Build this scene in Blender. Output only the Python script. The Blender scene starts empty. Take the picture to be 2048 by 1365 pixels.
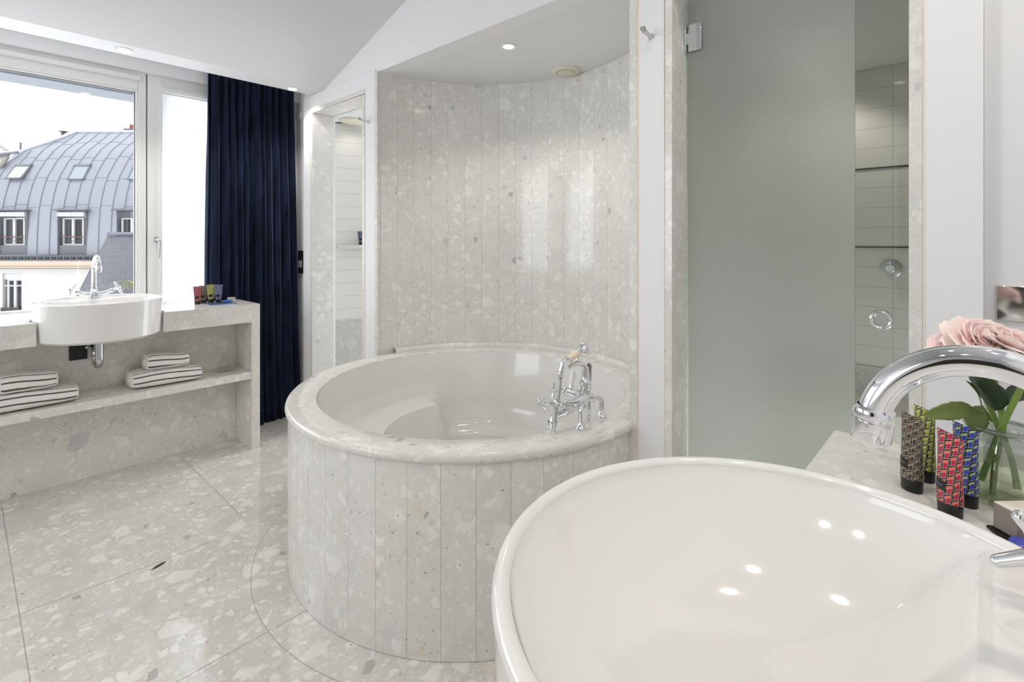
import bpy, bmesh, math, random
from mathutils import Matrix, Vector, noise as mnoise
PI = math.pi
SC = bpy.context.scene
COL = SC.collection
rnd = random.Random(7)

# ------------------------------------------------------------------ camera
FPX, HY, EYE = 1015.8, 481.0, 1.3
ANG = math.atan((1956 - 1024) / FPX)               # view direction, measured from +X
FW = Vector((math.cos(ANG), math.sin(ANG), 0))
RT = Vector((math.sin(ANG), -math.cos(ANG), 0))
cam = bpy.data.cameras.new('camera')
cam.sensor_width = 36.0
cam.lens = 36.0 * FPX / 2048
cam.shift_y = -(682.5 - HY) / 2048
cam.clip_start = 0.02
cam.clip_end = 300
co = bpy.data.objects.new('camera', cam)
COL.objects.link(co)
co.location = (0, 0, EYE)
co.rotation_euler = (PI / 2, 0, ANG - PI / 2)
SC.camera = co

# ------------------------------------------------------------------ sky and exposure
SKY = 4.0
w = bpy.data.worlds.new('sky')
SC.world = w
w.use_nodes = True
nt = w.node_tree
bg = nt.nodes['Background']
tc = nt.nodes.new('ShaderNodeTexCoord')
ns = nt.nodes.new('ShaderNodeTexNoise')
ns.inputs['Scale'].default_value = 5.0
ns.inputs['Detail'].default_value = 4
mp = nt.nodes.new('ShaderNodeMapping')
mp.inputs['Scale'].default_value = (1, 1, 3)
nt.links.new(tc.outputs['Generated'], mp.inputs['Vector'])
nt.links.new(mp.outputs['Vector'], ns.inputs['Vector'])
cr = nt.nodes.new('ShaderNodeValToRGB')
cr.color_ramp.elements[0].color = (0.85, 0.92, 1.0, 1)
cr.color_ramp.elements[0].position = 0.35
cr.color_ramp.elements[1].color = (0.97, 0.985, 1.0, 1)
cr.color_ramp.elements[1].position = 0.6
nt.links.new(ns.outputs['Fac'], cr.inputs['Fac'])
nt.links.new(cr.outputs['Color'], bg.inputs['Color'])
bg.inputs['Strength'].default_value = SKY

SC.view_settings.view_transform = 'Standard'
SC.view_settings.look = 'None'
SC.view_settings.gamma = 1
SC.view_settings.use_curve_mapping = False
SC.view_settings.exposure = 0.0
cy = SC.cycles
cy.use_denoising = True
cy.max_bounces = 10
cy.diffuse_bounces = 6
cy.glossy_bounces = 4
cy.transmission_bounces = 6
cy.transparent_max_bounces = 12
cy.sample_clamp_indirect = 6
cy.blur_glossy = 0.5


def portal(name, loc, rot, sx, sy):
    l = bpy.data.lights.new(name, 'AREA')
    l.shape = 'RECTANGLE'
    l.size, l.size_y = sx, sy
    l.cycles.is_portal = True
    o = bpy.data.objects.new(name, l)
    COL.objects.link(o)
    o.location = loc
    o.rotation_euler = rot


portal('window_daylight', (-0.45, 3.93, 1.56), (PI / 2, 0, PI), 3.7, 1.4)
portal('added_side_portal', (-2.46, 2.05, 1.6), (PI / 2, 0, -PI / 2), 1.7, 1.5)  # portal for an added, unseen opening that brings in extra light
DOWN = 16.0          # watts of one downlight


# ------------------------------------------------------------------ materials
def new_mat(name):
    m = bpy.data.materials.new(name)
    m.use_nodes = True
    nt = m.node_tree
    b = nt.nodes['Principled BSDF']
    return m, nt, b


def S(h):
    h = h.lstrip('#')
    out = []
    for i in (0, 2, 4):
        c = int(h[i:i + 2], 16) / 255
        out.append(c / 12.92 if c <= 0.04045 else ((c + 0.055) / 1.055) ** 2.4)
    return (*out, 1)


def pbr(name, col, rough=0.5, metal=0.0, spec=0.5, coat=0.0, bump=None, sheen=0.0):
    m, nt, b = new_mat(name)
    b.inputs['Base Color'].default_value = S(col) if isinstance(col, str) else col
    b.inputs['Roughness'].default_value = rough
    b.inputs['Metallic'].default_value = metal
    b.inputs['Specular IOR Level'].default_value = spec
    b.inputs['Coat Weight'].default_value = coat
    b.inputs['Coat Roughness'].default_value = 0.03
    b.inputs['Sheen Weight'].default_value = sheen
    if bump:
        sc, st = bump
        n = nt.nodes.new('ShaderNodeTexNoise')
        n.inputs['Scale'].default_value = sc
        n.inputs['Detail'].default_value = 3
        t = nt.nodes.new('ShaderNodeTexCoord')
        nt.links.new(t.outputs['Object'], n.inputs['Vector'])
        bp = nt.nodes.new('ShaderNodeBump')
        bp.inputs['Strength'].default_value = st
        bp.inputs['Distance'].default_value = 0.002
        nt.links.new(n.outputs['Fac'], bp.inputs['Height'])
        nt.links.new(bp.outputs['Normal'], b.inputs['Normal'])
    return m


class NB:
    """small node builder"""
    def __init__(s, nt):
        s.nt = nt

    def n(s, t, **k):
        x = s.nt.nodes.new(t)
        for a, v in k.items():
            setattr(x, a, v)
        return x

    def l(s, a, b):
        s.nt.links.new(a, b)

    def val(s, sock, v):
        if hasattr(v, 'default_value') or hasattr(v, 'is_output'):
            s.l(v, sock)
        else:
            sock.default_value = v

    def m(s, op, a, b=0.0, c=0.0, clamp=False):
        x = s.n('ShaderNodeMath', operation=op, use_clamp=clamp)
        s.val(x.inputs[0], a)
        s.val(x.inputs[1], b)
        s.val(x.inputs[2], c)
        return x.outputs[0]

    def v(s, op, a, b=(0, 0, 0)):
        x = s.n('ShaderNodeVectorMath', operation=op)
        s.val(x.inputs[0], a)
        s.val(x.inputs[1], b)
        return x.outputs[0]

    def mix(s, f, a, b):
        x = s.n('ShaderNodeMix', data_type='RGBA')
        s.val(x.inputs[0], f)
        s.val(x.inputs[6], a)
        s.val(x.inputs[7], b)
        return x.outputs[2]

    def ramp(s, f, stops, interp='LINEAR'):
        x = s.n('ShaderNodeValToRGB')
        x.color_ramp.interpolation = interp
        e = x.color_ramp.elements
        while len(e) < len(stops):
            e.new(0.5)
        for q, (p, c) in zip(e, stops):
            q.position = p
            q.color = S(c) if isinstance(c, str) else c
        s.val(x.inputs[0], f)
        return x.outputs[0]


def terrazzo(name, base='#e1dfdb', base2='#d6d3ce', gain=1.0, rough=0.10, big=12.0, stretch=(1, 1, 1), warm=False):
    m, nt, b = new_mat(name)
    B = NB(nt)
    tcn = B.n('ShaderNodeTexCoord')
    att = B.n('ShaderNodeAttribute', attribute_name='slab')
    off = B.v('SCALE', (17.3, 9.1, 5.7))
    off.node.inputs['Scale'].default_value = 1.0
    B.l(att.outputs['Fac'], off.node.inputs['Scale'])
    p = B.v('ADD', tcn.outputs['Object'], off)
    p = B.v('MULTIPLY', p, stretch)
    nz = B.n('ShaderNodeTexNoise')
    nz.inputs['Scale'].default_value = 22
    nz.inputs['Detail'].default_value = 2
    B.l(p, nz.inputs['Vector'])
    d = B.v('SUBTRACT', nz.outputs['Color'], (0.5, 0.5, 0.5))
    d2 = B.v('MULTIPLY', d, (0.022, 0.022, 0.022))
    q = B.v('ADD', p, d2)
    nb = B.n('ShaderNodeTexNoise')
    nb.inputs['Scale'].default_value = 6
    nb.inputs['Detail'].default_value = 5
    nb.inputs['Roughness'].default_value = 0.7
    B.l(p, nb.inputs['Vector'])
    gr = B.n('ShaderNodeTexNoise')
    gr.inputs['Scale'].default_value = 240
    gr.inputs['Detail'].default_value = 1
    B.l(p, gr.inputs['Vector'])
    nf_ = B.m('MULTIPLY_ADD', B.m('SUBTRACT', gr.outputs['Fac'], 0.5), 0.9, nb.outputs['Fac'])
    col = B.ramp(nf_, [(0.3, base2), (0.65, base)])

    def chips(col, scale, exist, t0, t1, stops, seed, alpha=0.9):
        qq = B.v('ADD', q, (seed, seed * 1.7, -seed * 0.6))
        f1 = B.n('ShaderNodeTexVoronoi', feature='F1')
        ed = B.n('ShaderNodeTexVoronoi', feature='DISTANCE_TO_EDGE')
        for x in (f1, ed):
            x.inputs['Scale'].default_value = scale
            B.l(qq, x.inputs['Vector'])
        sp = B.n('ShaderNodeSeparateColor')
        B.l(f1.outputs['Color'], sp.inputs[0])
        ex = B.m('GREATER_THAN', sp.outputs[0], exist)
        thr = B.m('MULTIPLY_ADD', sp.outputs[1], t1 - t0, t0)
        msk = B.m('SUBTRACT', ed.outputs['Distance'], thr)
        msk = B.m('MULTIPLY', msk, 15.0, clamp=True)
        msk = B.m('MULTIPLY', msk, ex)
        msk = B.m('MULTIPLY', msk, alpha)
        cc = B.ramp(sp.outputs[2], stops, 'CONSTANT')
        return B.mix(msk, col, cc)
    W1, W2, G1, G2, T1, T2, DK = '#f1efeb', '#e9e7e3', '#d6d6d5', '#bdbebe', '#e0d6c6', '#cbb796', '#9b9a98'
    col = chips(col, 58, 0.5, 0.03, 0.2, [(0, W2), (0.35, W1), (0.66, G1), (0.90, T1), (0.96, G2)], 3.1, 0.4)
    col = chips(col, 29, 0.66, 0.04, 0.24, [(0, W1), (0.50, W2), (0.74, G1), (0.90, T1), (0.95, G2), (0.98, DK)], 7.7, 0.62)
    col = chips(col, big, 0.70, 0.08, 0.30, [(0, W1), (0.50, W2), (0.76, G1), (0.91, T1), (0.96, G2)], 1.3, 0.55)
    sv = B.n('ShaderNodeTexVoronoi', feature='F1')
    sv.inputs['Scale'].default_value = 75
    B.l(q, sv.inputs['Vector'])
    sp = B.n('ShaderNodeSeparateColor')
    B.l(sv.outputs['Color'], sp.inputs[0])
    a = B.m('GREATER_THAN', sp.outputs[0], 0.9)
    rr = B.m('MULTIPLY_ADD', sp.outputs[1], 0.2, 0.06)
    c2 = B.m('LESS_THAN', sv.outputs['Distance'], rr)
    a = B.m('MULTIPLY', a, c2)
    a = B.m('MULTIPLY', a, 0.75)
    sc = B.ramp(sp.outputs[2], [(0, '#8a7a66'), (0.45, '#7d7b78'), (0.8, '#5c4634')], 'CONSTANT')
    col = B.mix(a, col, sc)
    if gain != 1.0 or warm:
        g = (gain * (1.03 if warm else 1), gain, gain * (0.93 if warm else 1))
        col = B.v('MULTIPLY', col, g)
    B.l(col, b.inputs['Base Color'])
    b.inputs['Roughness'].default_value = rough
    b.inputs['Specular IOR Level'].default_value = 0.5
    return m


MT = terrazzo('terrazzo_panel')
MTF = terrazzo('terrazzo_floor', base='#d6d2cc', base2='#c9c4bc', rough=0.075, big=11)
MTW = terrazzo('terrazzo_worktop', base='#e1ded9', base2='#d8d4cd', rough=0.12, big=11)
M_WALL = pbr('white_paint', '#e9e9ea', 0.55, bump=(180, 0.03))
M_CEIL = pbr('ceiling_paint', '#e4e5e6', 0.7)
M_FRAME = pbr('white_lacquer', '#ebebec', 0.3)
M_CER = pbr('white_ceramic', '#e9e7e4', 0.07, spec=0.55, coat=0.3)
M_ACR = pbr('white_acrylic', '#dddbd8', 0.1, spec=0.5, coat=0.2)
M_CHR = pbr('chrome', (0.82, 0.83, 0.85, 1), 0.045, metal=1.0)
M_BCHR = pbr('brushed_steel', (0.62, 0.62, 0.62, 1), 0.25, metal=1.0)
M_BLK = pbr('black_plastic', '#080708', 0.35)
M_BLKM = pbr('black_metal', '#15161a', 0.45)
M_CREAM = pbr('cream_porcelain', '#efe2c4', 0.25, coat=0.3)
M_WPL = pbr('white_plastic', '#e4e2da', 0.4)
M_IVORY = pbr('ivory_plastic', '#dcd8c6', 0.45)
M_GROUT = pbr('dark_joint', '#a29b91', 0.7)
M_STONE = pbr('brown_inclusion', '#3a2a20', 0.3)
M_GREY = pbr('grey_band', '#5d5d62', 0.95)
M_PVC = pbr('window_lacquer', '#e8e8e6', 0.35)
M_SEAL = pbr('dark_gasket', '#4a4a4c', 0.6)


def glass_sheet(name, tint=(1, 1, 1, 1), ior=1.45, extra=0.0):
    m, nt, b = new_mat(name)
    B = NB(nt)
    nt.nodes.remove(b)
    out = nt.nodes['Material Output']
    tr = B.n('ShaderNodeBsdfTransparent')
    tr.inputs[0].default_value = tint
    gl = B.n('ShaderNodeBsdfGlossy')
    gl.inputs['Roughness'].default_value = 0.02
    fr = B.n('ShaderNodeLayerWeight')
    fr.inputs['Blend'].default_value = 0.5
    f0 = ((ior - 1) / (ior + 1)) ** 2
    f = B.m('MULTIPLY_ADD', B.m('POWER', fr.outputs['Facing'], 5.0), 1 - f0, f0 + extra, clamp=True)
    mx = B.n('ShaderNodeMixShader')
    B.l(f, mx.inputs[0])
    B.l(tr.outputs[0], mx.inputs[1])
    B.l(gl.outputs[0], mx.inputs[2])
    B.l(mx.outputs[0], out.inputs[0])
    return m


M_GLASS = glass_sheet('clear_glass')
M_VASE = glass_sheet('vase_glass', (0.86, 0.89, 0.86, 1), 2.2)
M_WATER = glass_sheet('vase_water', (0.90, 0.92, 0.80, 1), 1.2)
M_TUMB = glass_sheet('drinking_glass', (0.97, 0.975, 0.97, 1), 1.6)
M_PANE = glass_sheet('far_pane', (0.75, 0.75, 0.75, 1), 1.25)


def frosted():
    m, nt, b = new_mat('frosted_glass')
    b.inputs['Base Color'].default_value = (0.70, 0.735, 0.70, 1)
    b.inputs['Roughness'].default_value = 0.5
    b.inputs['Transmission Weight'].default_value = 0.85
    b.inputs['IOR'].default_value = 1.3
    return m


M_FROST = frosted()


def blind_mat():
    m, nt, b = new_mat('blind_fabric')
    B = NB(nt)
    nt.nodes.remove(b)
    d = B.n('ShaderNodeBsdfDiffuse')
    d.inputs[0].default_value = (0.85, 0.87, 0.9, 1)
    t = B.n('ShaderNodeBsdfTranslucent')
    t.inputs[0].default_value = (0.95, 0.97, 1.0, 1)
    mx = B.n('ShaderNodeMixShader')
    mx.inputs[0].default_value = 0.86
    B.l(d.outputs[0], mx.inputs[1])
    B.l(t.outputs[0], mx.inputs[2])
    B.l(mx.outputs[0], nt.nodes['Material Output'].inputs[0])
    return m


M_BLIND = blind_mat()


def emit(name, col, st):
    m, nt, b = new_mat(name)
    b.inputs['Base Color'].default_value = (0.9, 0.9, 0.9, 1)
    b.inputs['Emission Color'].default_value = col
    b.inputs['Emission Strength'].default_value = st
    return m


M_LAMP = emit('lamp_glow', (1.0, 0.93, 0.82, 1), 12)


def tile_mat(name, col, grout, tw, th, ox=0.0, oz=0.0, mort=0.0022):
    m, nt, b = new_mat(name)
    B = NB(nt)
    uv = B.n('ShaderNodeUVMap', uv_map='UVMap')
    sp = B.n('ShaderNodeSeparateXYZ')
    B.l(uv.outputs[0], sp.inputs[0])
    fx = B.m('PINGPONG', B.m('SUBTRACT', sp.outputs[0], ox), tw / 2)
    fz = B.m('PINGPONG', B.m('SUBTRACT', sp.outputs[1], oz), th / 2)
    # pingpong is 0 on a joint
    fx = B.m('LESS_THAN', fx, mort / 2)
    fz = B.m('LESS_THAN', fz, mort / 2)
    j = B.m('MAXIMUM', fx, fz)
    c = B.mix(j, S(col), S(grout))
    B.l(c, b.inputs['Base Color'])
    r = B.m('MULTIPLY_ADD', j, 0.6, 0.12)
    B.l(r, b.inputs['Roughness'])
    bp = B.n('ShaderNodeBump')
    bp.inputs['Strength'].default_value = 0.4
    bp.inputs['Distance'].default_value = 0.002
    B.l(B.m('SUBTRACT', 1.0, j), bp.inputs['Height'])
    B.l(bp.outputs[0], b.inputs['Normal'])
    return m


def velvet():
    m, nt, b = new_mat('navy_velvet')
    B = NB(nt)
    t = B.n('ShaderNodeTexCoord')
    mpn = B.n('ShaderNodeMapping')
    mpn.inputs['Scale'].default_value = (9, 9, 2.2)
    B.l(t.outputs['Object'], mpn.inputs['Vector'])
    n = B.n('ShaderNodeTexNoise')
    n.inputs['Scale'].default_value = 1.6
    n.inputs['Detail'].default_value = 5
    B.l(mpn.outputs['Vector'], n.inputs['Vector'])
    B.l(B.ramp(n.outputs['Fac'], [(0.32, '#0e1320'), (0.68, '#1f2942')]), b.inputs['Base Color'])
    b.inputs['Roughness'].default_value = 0.85
    b.inputs['Specular IOR Level'].default_value = 0.15
    b.inputs['Sheen Weight'].default_value = 0.9
    b.inputs['Sheen Roughness'].default_value = 0.3
    b.inputs['Sheen Tint'].default_value = (0.42, 0.5, 0.68, 1)
    return m


M_VEL = velvet()


def terry():
    m, nt, b = new_mat('white_terry')
    B = NB(nt)
    b.inputs['Base Color'].default_value = S('#ebe7e0')
    b.inputs['Roughness'].default_value = 1.0
    b.inputs['Specular IOR Level'].default_value = 0.1
    b.inputs['Sheen Weight'].default_value = 0.3
    t = B.n('ShaderNodeTexCoord')
    n = B.n('ShaderNodeTexNoise')
    n.inputs['Scale'].default_value = 260
    n.inputs['Detail'].default_value = 2
    B.l(t.outputs['Object'], n.inputs['Vector'])
    bp = B.n('ShaderNodeBump')
    bp.inputs['Strength'].default_value = 0.5
    bp.inputs['Distance'].default_value = 0.004
    B.l(n.outputs['Fac'], bp.inputs['Height'])
    B.l(bp.outputs[0], b.inputs['Normal'])
    # woven stripes: the v of the UV map runs round the roll, in metres
    uv = B.n('ShaderNodeUVMap', uv_map='UVMap')
    sp = B.n('ShaderNodeSeparateXYZ')
    B.l(uv.outputs[0], sp.inputs[0])
    f = B.m('PINGPONG', B.m('ADD', sp.outputs[1], B.m('MULTIPLY', n.outputs['Fac'], 0.0015)), 0.0165)
    s = B.m('LESS_THAN', f, 0.0040)
    s = B.m('MULTIPLY', s, sp.outputs[0])
    B.l(B.mix(s, S('#ebe7e0'), S('#56555a')), b.inputs['Base Color'])
    return m


M_TERRY = terry()


def cube_pattern(name, main, top, line='#e9e4da', dark='#0f0b0c', cols=11, rows=7, rough=0.25):
    """printed pattern of little oblique boxes; UV: u round the tube 0..1, v up 0..1"""
    m, nt, b = new_mat(name)
    B = NB(nt)
    uv = B.n('ShaderNodeUVMap', uv_map='UVMap')
    sp = B.n('ShaderNodeSeparateXYZ')
    B.l(uv.outputs[0], sp.inputs[0])
    U = B.m('MULTIPLY', sp.outputs[0], cols)
    V = B.m('MULTIPLY', sp.outputs[1], rows)
    ci = B.m('FLOOR', U)
    a = B.m('FRACT', U)
    V = B.m('ADD', V, B.m('MULTIPLY', ci, 0.35))
    # oblique: the right face rises to the right
    bb = B.m('FRACT', B.m('SUBTRACT', V, B.m('MULTIPLY', B.m('SUBTRACT', a, 0.38), 0.42)))
    inr = B.m('MULTIPLY', B.m('GREATER_THAN', a, 0.40), B.m('LESS_THAN', a, 0.93))
    face = B.m('MULTIPLY', inr, B.m('MULTIPLY', B.m('GREATER_THAN', bb, 0.08), B.m('LESS_THAN', bb, 0.62)))
    a2 = B.m('ADD', a, B.m('MULTIPLY', B.m('SUBTRACT', 0.78, bb), 1.4))
    int_ = B.m('MULTIPLY', B.m('GREATER_THAN', a, 0.14), B.m('LESS_THAN', a, 0.93))
    int_ = B.m('MULTIPLY', int_, B.m('GREATER_THAN', a2, 0.22))
    tp = B.m('MULTIPLY', int_, B.m('MULTIPLY', B.m('GREATER_THAN', bb, 0.655), B.m('LESS_THAN', bb, 0.83)))

    def near(x, v, w):
        return B.m('LESS_THAN', B.m('ABSOLUTE', B.m('SUBTRACT', x, v)), w)

    def within(x, lo, hi):
        return B.m('MULTIPLY', B.m('GREATER_THAN', x, lo), B.m('LESS_THAN', x, hi))
    bx_ = within(bb, 0.06, 0.66)
    l = B.m('MULTIPLY', near(a, 0.385, 0.022), bx_)
    l = B.m('MAXIMUM', l, near(a, 0.955, 0.022))
    l = B.m('MAXIMUM', l, B.m('MULTIPLY', near(a, 0.11, 0.018), bx_))
    h = B.m('MAXIMUM', near(bb, 0.638, 0.022), B.m('MAXIMUM', near(bb, 0.85, 0.022), near(bb, 0.06, 0.022)))
    l = B.m('MAXIMUM', l, B.m('MULTIPLY', h, within(a, 0.10, 0.96)))
    c = B.mix(face, S(dark), S(main))
    c = B.mix(tp, c, S(top))
    c = B.mix(B.m('MULTIPLY', l, 0.8), c, S(line))
    B.l(c, b.inputs['Base Color'])
    b.inputs['Roughness'].default_value = rough
    return m


def brick_uv(name, c1, c2, mortar, bw, bh, mort=0.006, rough=0.6):
    m, nt, b = new_mat(name)
    B = NB(nt)
    uv = B.n('ShaderNodeUVMap', uv_map='UVMap')
    br = B.n('ShaderNodeTexBrick')
    B.l(uv.outputs[0], br.inputs['Vector'])
    br.inputs['Color1'].default_value = S(c1)
    br.inputs['Color2'].default_value = S(c2)
    br.inputs['Mortar'].default_value = S(mortar)
    br.inputs['Scale'].default_value = 1
    br.inputs['Mortar Size'].default_value = mort
    br.inputs['Brick Width'].default_value = bw
    br.inputs['Row Height'].default_value = bh
    B.l(br.outputs['Color'], b.inputs['Base Color'])
    b.inputs['Roughness'].default_value = rough
    return m


# ------------------------------------------------------------------ mesh helpers
class MB:
    def __init__(s):
        s.v, s.f, s.mi, s.sm, s.uv, s.sl = [], [], [], [], [], []

    def add(s, verts, faces, mat=0, smooth=False, uvs=None, slab=0.0):
        o = len(s.v)
        s.v += [tuple(x) for x in verts]
        for i, fc in enumerate(faces):
            s.f.append([o + j for j in fc])
            s.mi.append(mat)
            s.sm.append(smooth)
            s.uv.append([uvs[j] for j in fc] if uvs else None)
            s.sl.append(slab)
        return s

    def box(s, a, b, mat=0, M=None, slab=0.0):
        (x0, y0, z0), (x1, y1, z1) = [(min(p), max(p)) for p in zip(a, b)][0], None or (0, 0, 0) if False else (0, 0, 0)
        return s

    def quad(s, p, mat=0, uvs=None, slab=0.0):
        return s.add(p, [list(range(len(p)))], mat, False, uvs, slab)


def _box(s, a, b, mat=0, M=None, slab=0.0):
    x0, x1 = sorted((a[0], b[0]))
    y0, y1 = sorted((a[1], b[1]))
    z0, z1 = sorted((a[2], b[2]))
    vs = [Vector((x, y, z)) for z in (z0, z1) for y in (y0, y1) for x in (x0, x1)]
    if M is not None:
        vs = [M @ v for v in vs]
    return s.add(vs, [(0, 2, 3, 1), (4, 5, 7, 6), (0, 1, 5, 4), (2, 6, 7, 3), (0, 4, 6, 2), (1, 3, 7, 5)], mat, False, None, slab)


MB.box = _box


def smooth_path(pts, n=6):
    pts = [Vector(p) for p in pts]
    out = []
    for i in range(len(pts) - 1):
        p0 = pts[max(i - 1, 0)]
        p1, p2 = pts[i], pts[i + 1]
        p3 = pts[min(i + 2, len(pts) - 1)]
        for k in range(n):
            t = k / n
            out.append(0.5 * ((2 * p1) + (p2 - p0) * t + (2 * p0 - 5 * p1 + 4 * p2 - p3) * t * t + (3 * p1 - p0 - 3 * p2 + p3) * t ** 3))
    out.append(pts[-1])
    return out


def tube(s, pts, r, seg=14, caps=True, mat=0, sy=1.0):
    pts = [Vector(p) for p in pts]
    n = len(pts)
    rs = r if isinstance(r, (list, tuple)) else [r] * n
    if len(rs) != n:
        rs = [rs[min(int(i * (len(rs) - 1) / (n - 1)), len(rs) - 2)] * (1 - ((i * (len(rs) - 1) / (n - 1)) - min(int(i * (len(rs) - 1) / (n - 1)), len(rs) - 2))) + rs[min(int(i * (len(rs) - 1) / (n - 1)), len(rs) - 2) + 1] * ((i * (len(rs) - 1) / (n - 1)) - min(int(i * (len(rs) - 1) / (n - 1)), len(rs) - 2)) for i in range(n)]
    tg = []
    for i in range(n):
        a = pts[max(i - 1, 0)]
        b = pts[min(i + 1, n - 1)]
        t = b - a
        tg.append(t.normalized() if t.length > 1e-9 else Vector((0, 0, 1)))
    up = Vector((0, 0, 1)) if abs(tg[0].z) < 0.9 else Vector((1, 0, 0))
    nx = tg[0].cross(up).normalized()
    vs, fs = [], []
    for i in range(n):
        nx = (nx - tg[i] * nx.dot(tg[i])).normalized()
        ny = tg[i].cross(nx)
        for k in range(seg):
            an = 2 * PI * k / seg
            vs.append(pts[i] + (nx * math.cos(an) + ny * math.sin(an) * sy) * rs[i])
    for i in range(n - 1):
        for k in range(seg):
            k2 = (k + 1) % seg
            fs.append((i * seg + k, i * seg + k2, (i + 1) * seg + k2, (i + 1) * seg + k))
    s.add(vs, fs, mat, True)
    if caps:
        o = len(vs)
        s.add(vs[:seg], [list(range(seg))[::-1]], mat, False)
        s.add(vs[-seg:], [list(range(seg))], mat, False)
    return s


MB.tube = tube


def cyl(s, a, b, r0, r1=None, seg=24, mat=0):
    return s.tube([a, b], [r0, r1 if r1 is not None else r0], seg, True, mat)


MB.cyl = cyl


def lathe(s, prof, c=(0, 0, 0), seg=48, a0=0.0, a1=2 * PI, M=None, mat=0, smooth=True, sx=1.0, sy=1.0):
    full = abs(a1 - a0 - 2 * PI) < 1e-6
    n = seg if full else seg + 1
    vs, fs = [], []
    for k in range(n):
        an = a0 + (a1 - a0) * k / seg
        for (r, z) in prof:
            p = Vector((r * math.cos(an) * sx, r * math.sin(an) * sy, z))
            if M is not None:
                p = M @ p
            vs.append(p + Vector(c))
    m = len(prof)
    for k in range(seg):
        k2 = (k + 1) % n
        for j in range(m - 1):
            q = [k * m + j, k2 * m + j, k2 * m + j + 1, k * m + j + 1]
            if prof[j][0] < 1e-7:
                q = [k * m + j, k2 * m + j + 1, k * m + j + 1]
            elif prof[j + 1][0] < 1e-7:
                q = [k * m + j, k2 * m + j, k * m + j + 1]
            fs.append(q)
    return s.add(vs, fs, mat, smooth)


MB.lathe = lathe


def align(d, c=(0, 0, 0)):
    """matrix that turns +Z to d, at c"""
    q = Vector((0, 0, 1)).rotation_difference(Vector(d).normalized())
    return Matrix.Translation(c) @ q.to_matrix().to_4x4()


def prism(s, poly, z0, z1, mat=0, M=None, slab=0.0):
    n = len(poly)
    vs = [Vector((x, y, z0)) for x, y in poly] + [Vector((x, y, z1)) for x, y in poly]
    if M is not None:
        vs = [M @ v for v in vs]
    fs = [list(range(n))[::-1], list(range(n, 2 * n))]
    fs += [(i, (i + 1) % n, n + (i + 1) % n, n + i) for i in range(n)]
    return s.add(vs, fs, mat, False, None, slab)


MB.prism = prism


def ball(s, c, r, sx=1, sy=1, sz=1, seg=20, rings=12, mat=0, M=None):
    pr = [(r * math.sin(PI * i / rings), -r * math.cos(PI * i / rings) * sz) for i in range(rings + 1)]
    pr[0] = (0, pr[0][1])
    pr[-1] = (0, pr[-1][1])
    return s.lathe(pr, c, seg, M=M, mat=mat, sx=sx, sy=sy)


MB.ball = ball

WM = {}


def obj(name, mb, mats, parent=None, bevel=0.0, sharp=40, seg=2, solid=0.0, subs=0, weld=True):
    me = bpy.data.meshes.new(name)
    me.from_pydata(mb.v, [], mb.f)
    if not isinstance(mats, (list, tuple)):
        mats = [mats]
    for m in mats:
        me.materials.append(m)
    for p, mi, sm in zip(me.polygons, mb.mi, mb.sm):
        p.material_index = mi
        p.use_smooth = sm or bevel > 0
    if any(u is not None for u in mb.uv):
        ul = me.uv_layers.new(name='UVMap')
        for p, u in zip(me.polygons, mb.uv):
            if u:
                for li, c in zip(p.loop_indices, u):
                    ul.data[li].uv = c
    if any(mb.sl):
        at = me.attributes.new('slab', 'FLOAT', 'FACE')
        for i, x in enumerate(mb.sl):
            at.data[i].value = x
    bm = bmesh.new()
    bm.from_mesh(me)
    if weld:
        bmesh.ops.remove_doubles(bm, verts=bm.verts, dist=1e-6)
    bmesh.ops.recalc_face_normals(bm, faces=bm.faces)
    bm.to_mesh(me)
    bm.free()
    me.set_sharp_from_angle(angle=math.radians(sharp))
    o = bpy.data.objects.new(name, me)
    COL.objects.link(o)
    WM[o.name] = Matrix.Identity(4)
    if parent:
        o.parent = parent
        o.matrix_parent_inverse = WM[parent.name].inverted()
    if subs:
        md = o.modifiers.new('smooth', 'SUBSURF')
        md.levels = md.render_levels = subs
    if solid:
        md = o.modifiers.new('thickness', 'SOLIDIFY')
        md.thickness = solid
        md.offset = 0
    if bevel:
        md = o.modifiers.new('rounded', 'BEVEL')
        md.width = bevel
        md.segments = seg
        md.limit_method = 'ANGLE'
        md.angle_limit = math.radians(35)
    return o


def tag(o, label=None, cat=None, group=None, kind=None):
    for k, v in (('label', label), ('category', cat), ('group', group), ('kind', kind)):
        if v:
            o[k] = v
    return o


def thing(name, label, cat, loc=(0, 0, 0), rz=0.0, group=None):
    o = bpy.data.objects.new(name, None)
    COL.objects.link(o)
    o.empty_display_size = 0.05
    o.location = loc
    o.rotation_euler = (0, 0, rz)
    WM[o.name] = Matrix.Translation(loc) @ Matrix.Rotation(rz, 4, 'Z')
    return tag(o, label, cat, group)


def struct(name, mb, mats, parent=None, **k):
    o = obj(name, mb, mats, parent, **k)
    if not parent:
        o['kind'] = 'structure'
    return o


def copy_tree(o, parent=None):
    c = o.copy()
    COL.objects.link(c)
    WM[c.name] = WM[o.name]
    if parent:
        c.parent = parent
        c.matrix_parent_inverse = o.matrix_parent_inverse.copy()
    for ch in list(o.children):
        copy_tree(ch, c)
    return c


def dup(root, loc, rz, label, group=None):
    c = copy_tree(root)
    c.location = loc
    c.rotation_euler = (0, 0, rz)
    tag(c, label, None, group)
    return c


def at(px, py, x=None, y=None, z=None):
    """point of the place seen at a pixel of the photograph, on the plane x, y or z"""
    d = FW + RT * ((px - 1024) / FPX) + Vector((0, 0, -(py - HY) / FPX))
    t = (z - EYE) / d.z if z is not None else (x / d.x if x is not None else y / d.y)
    return Vector((0, 0, EYE)) + d * t


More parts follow.
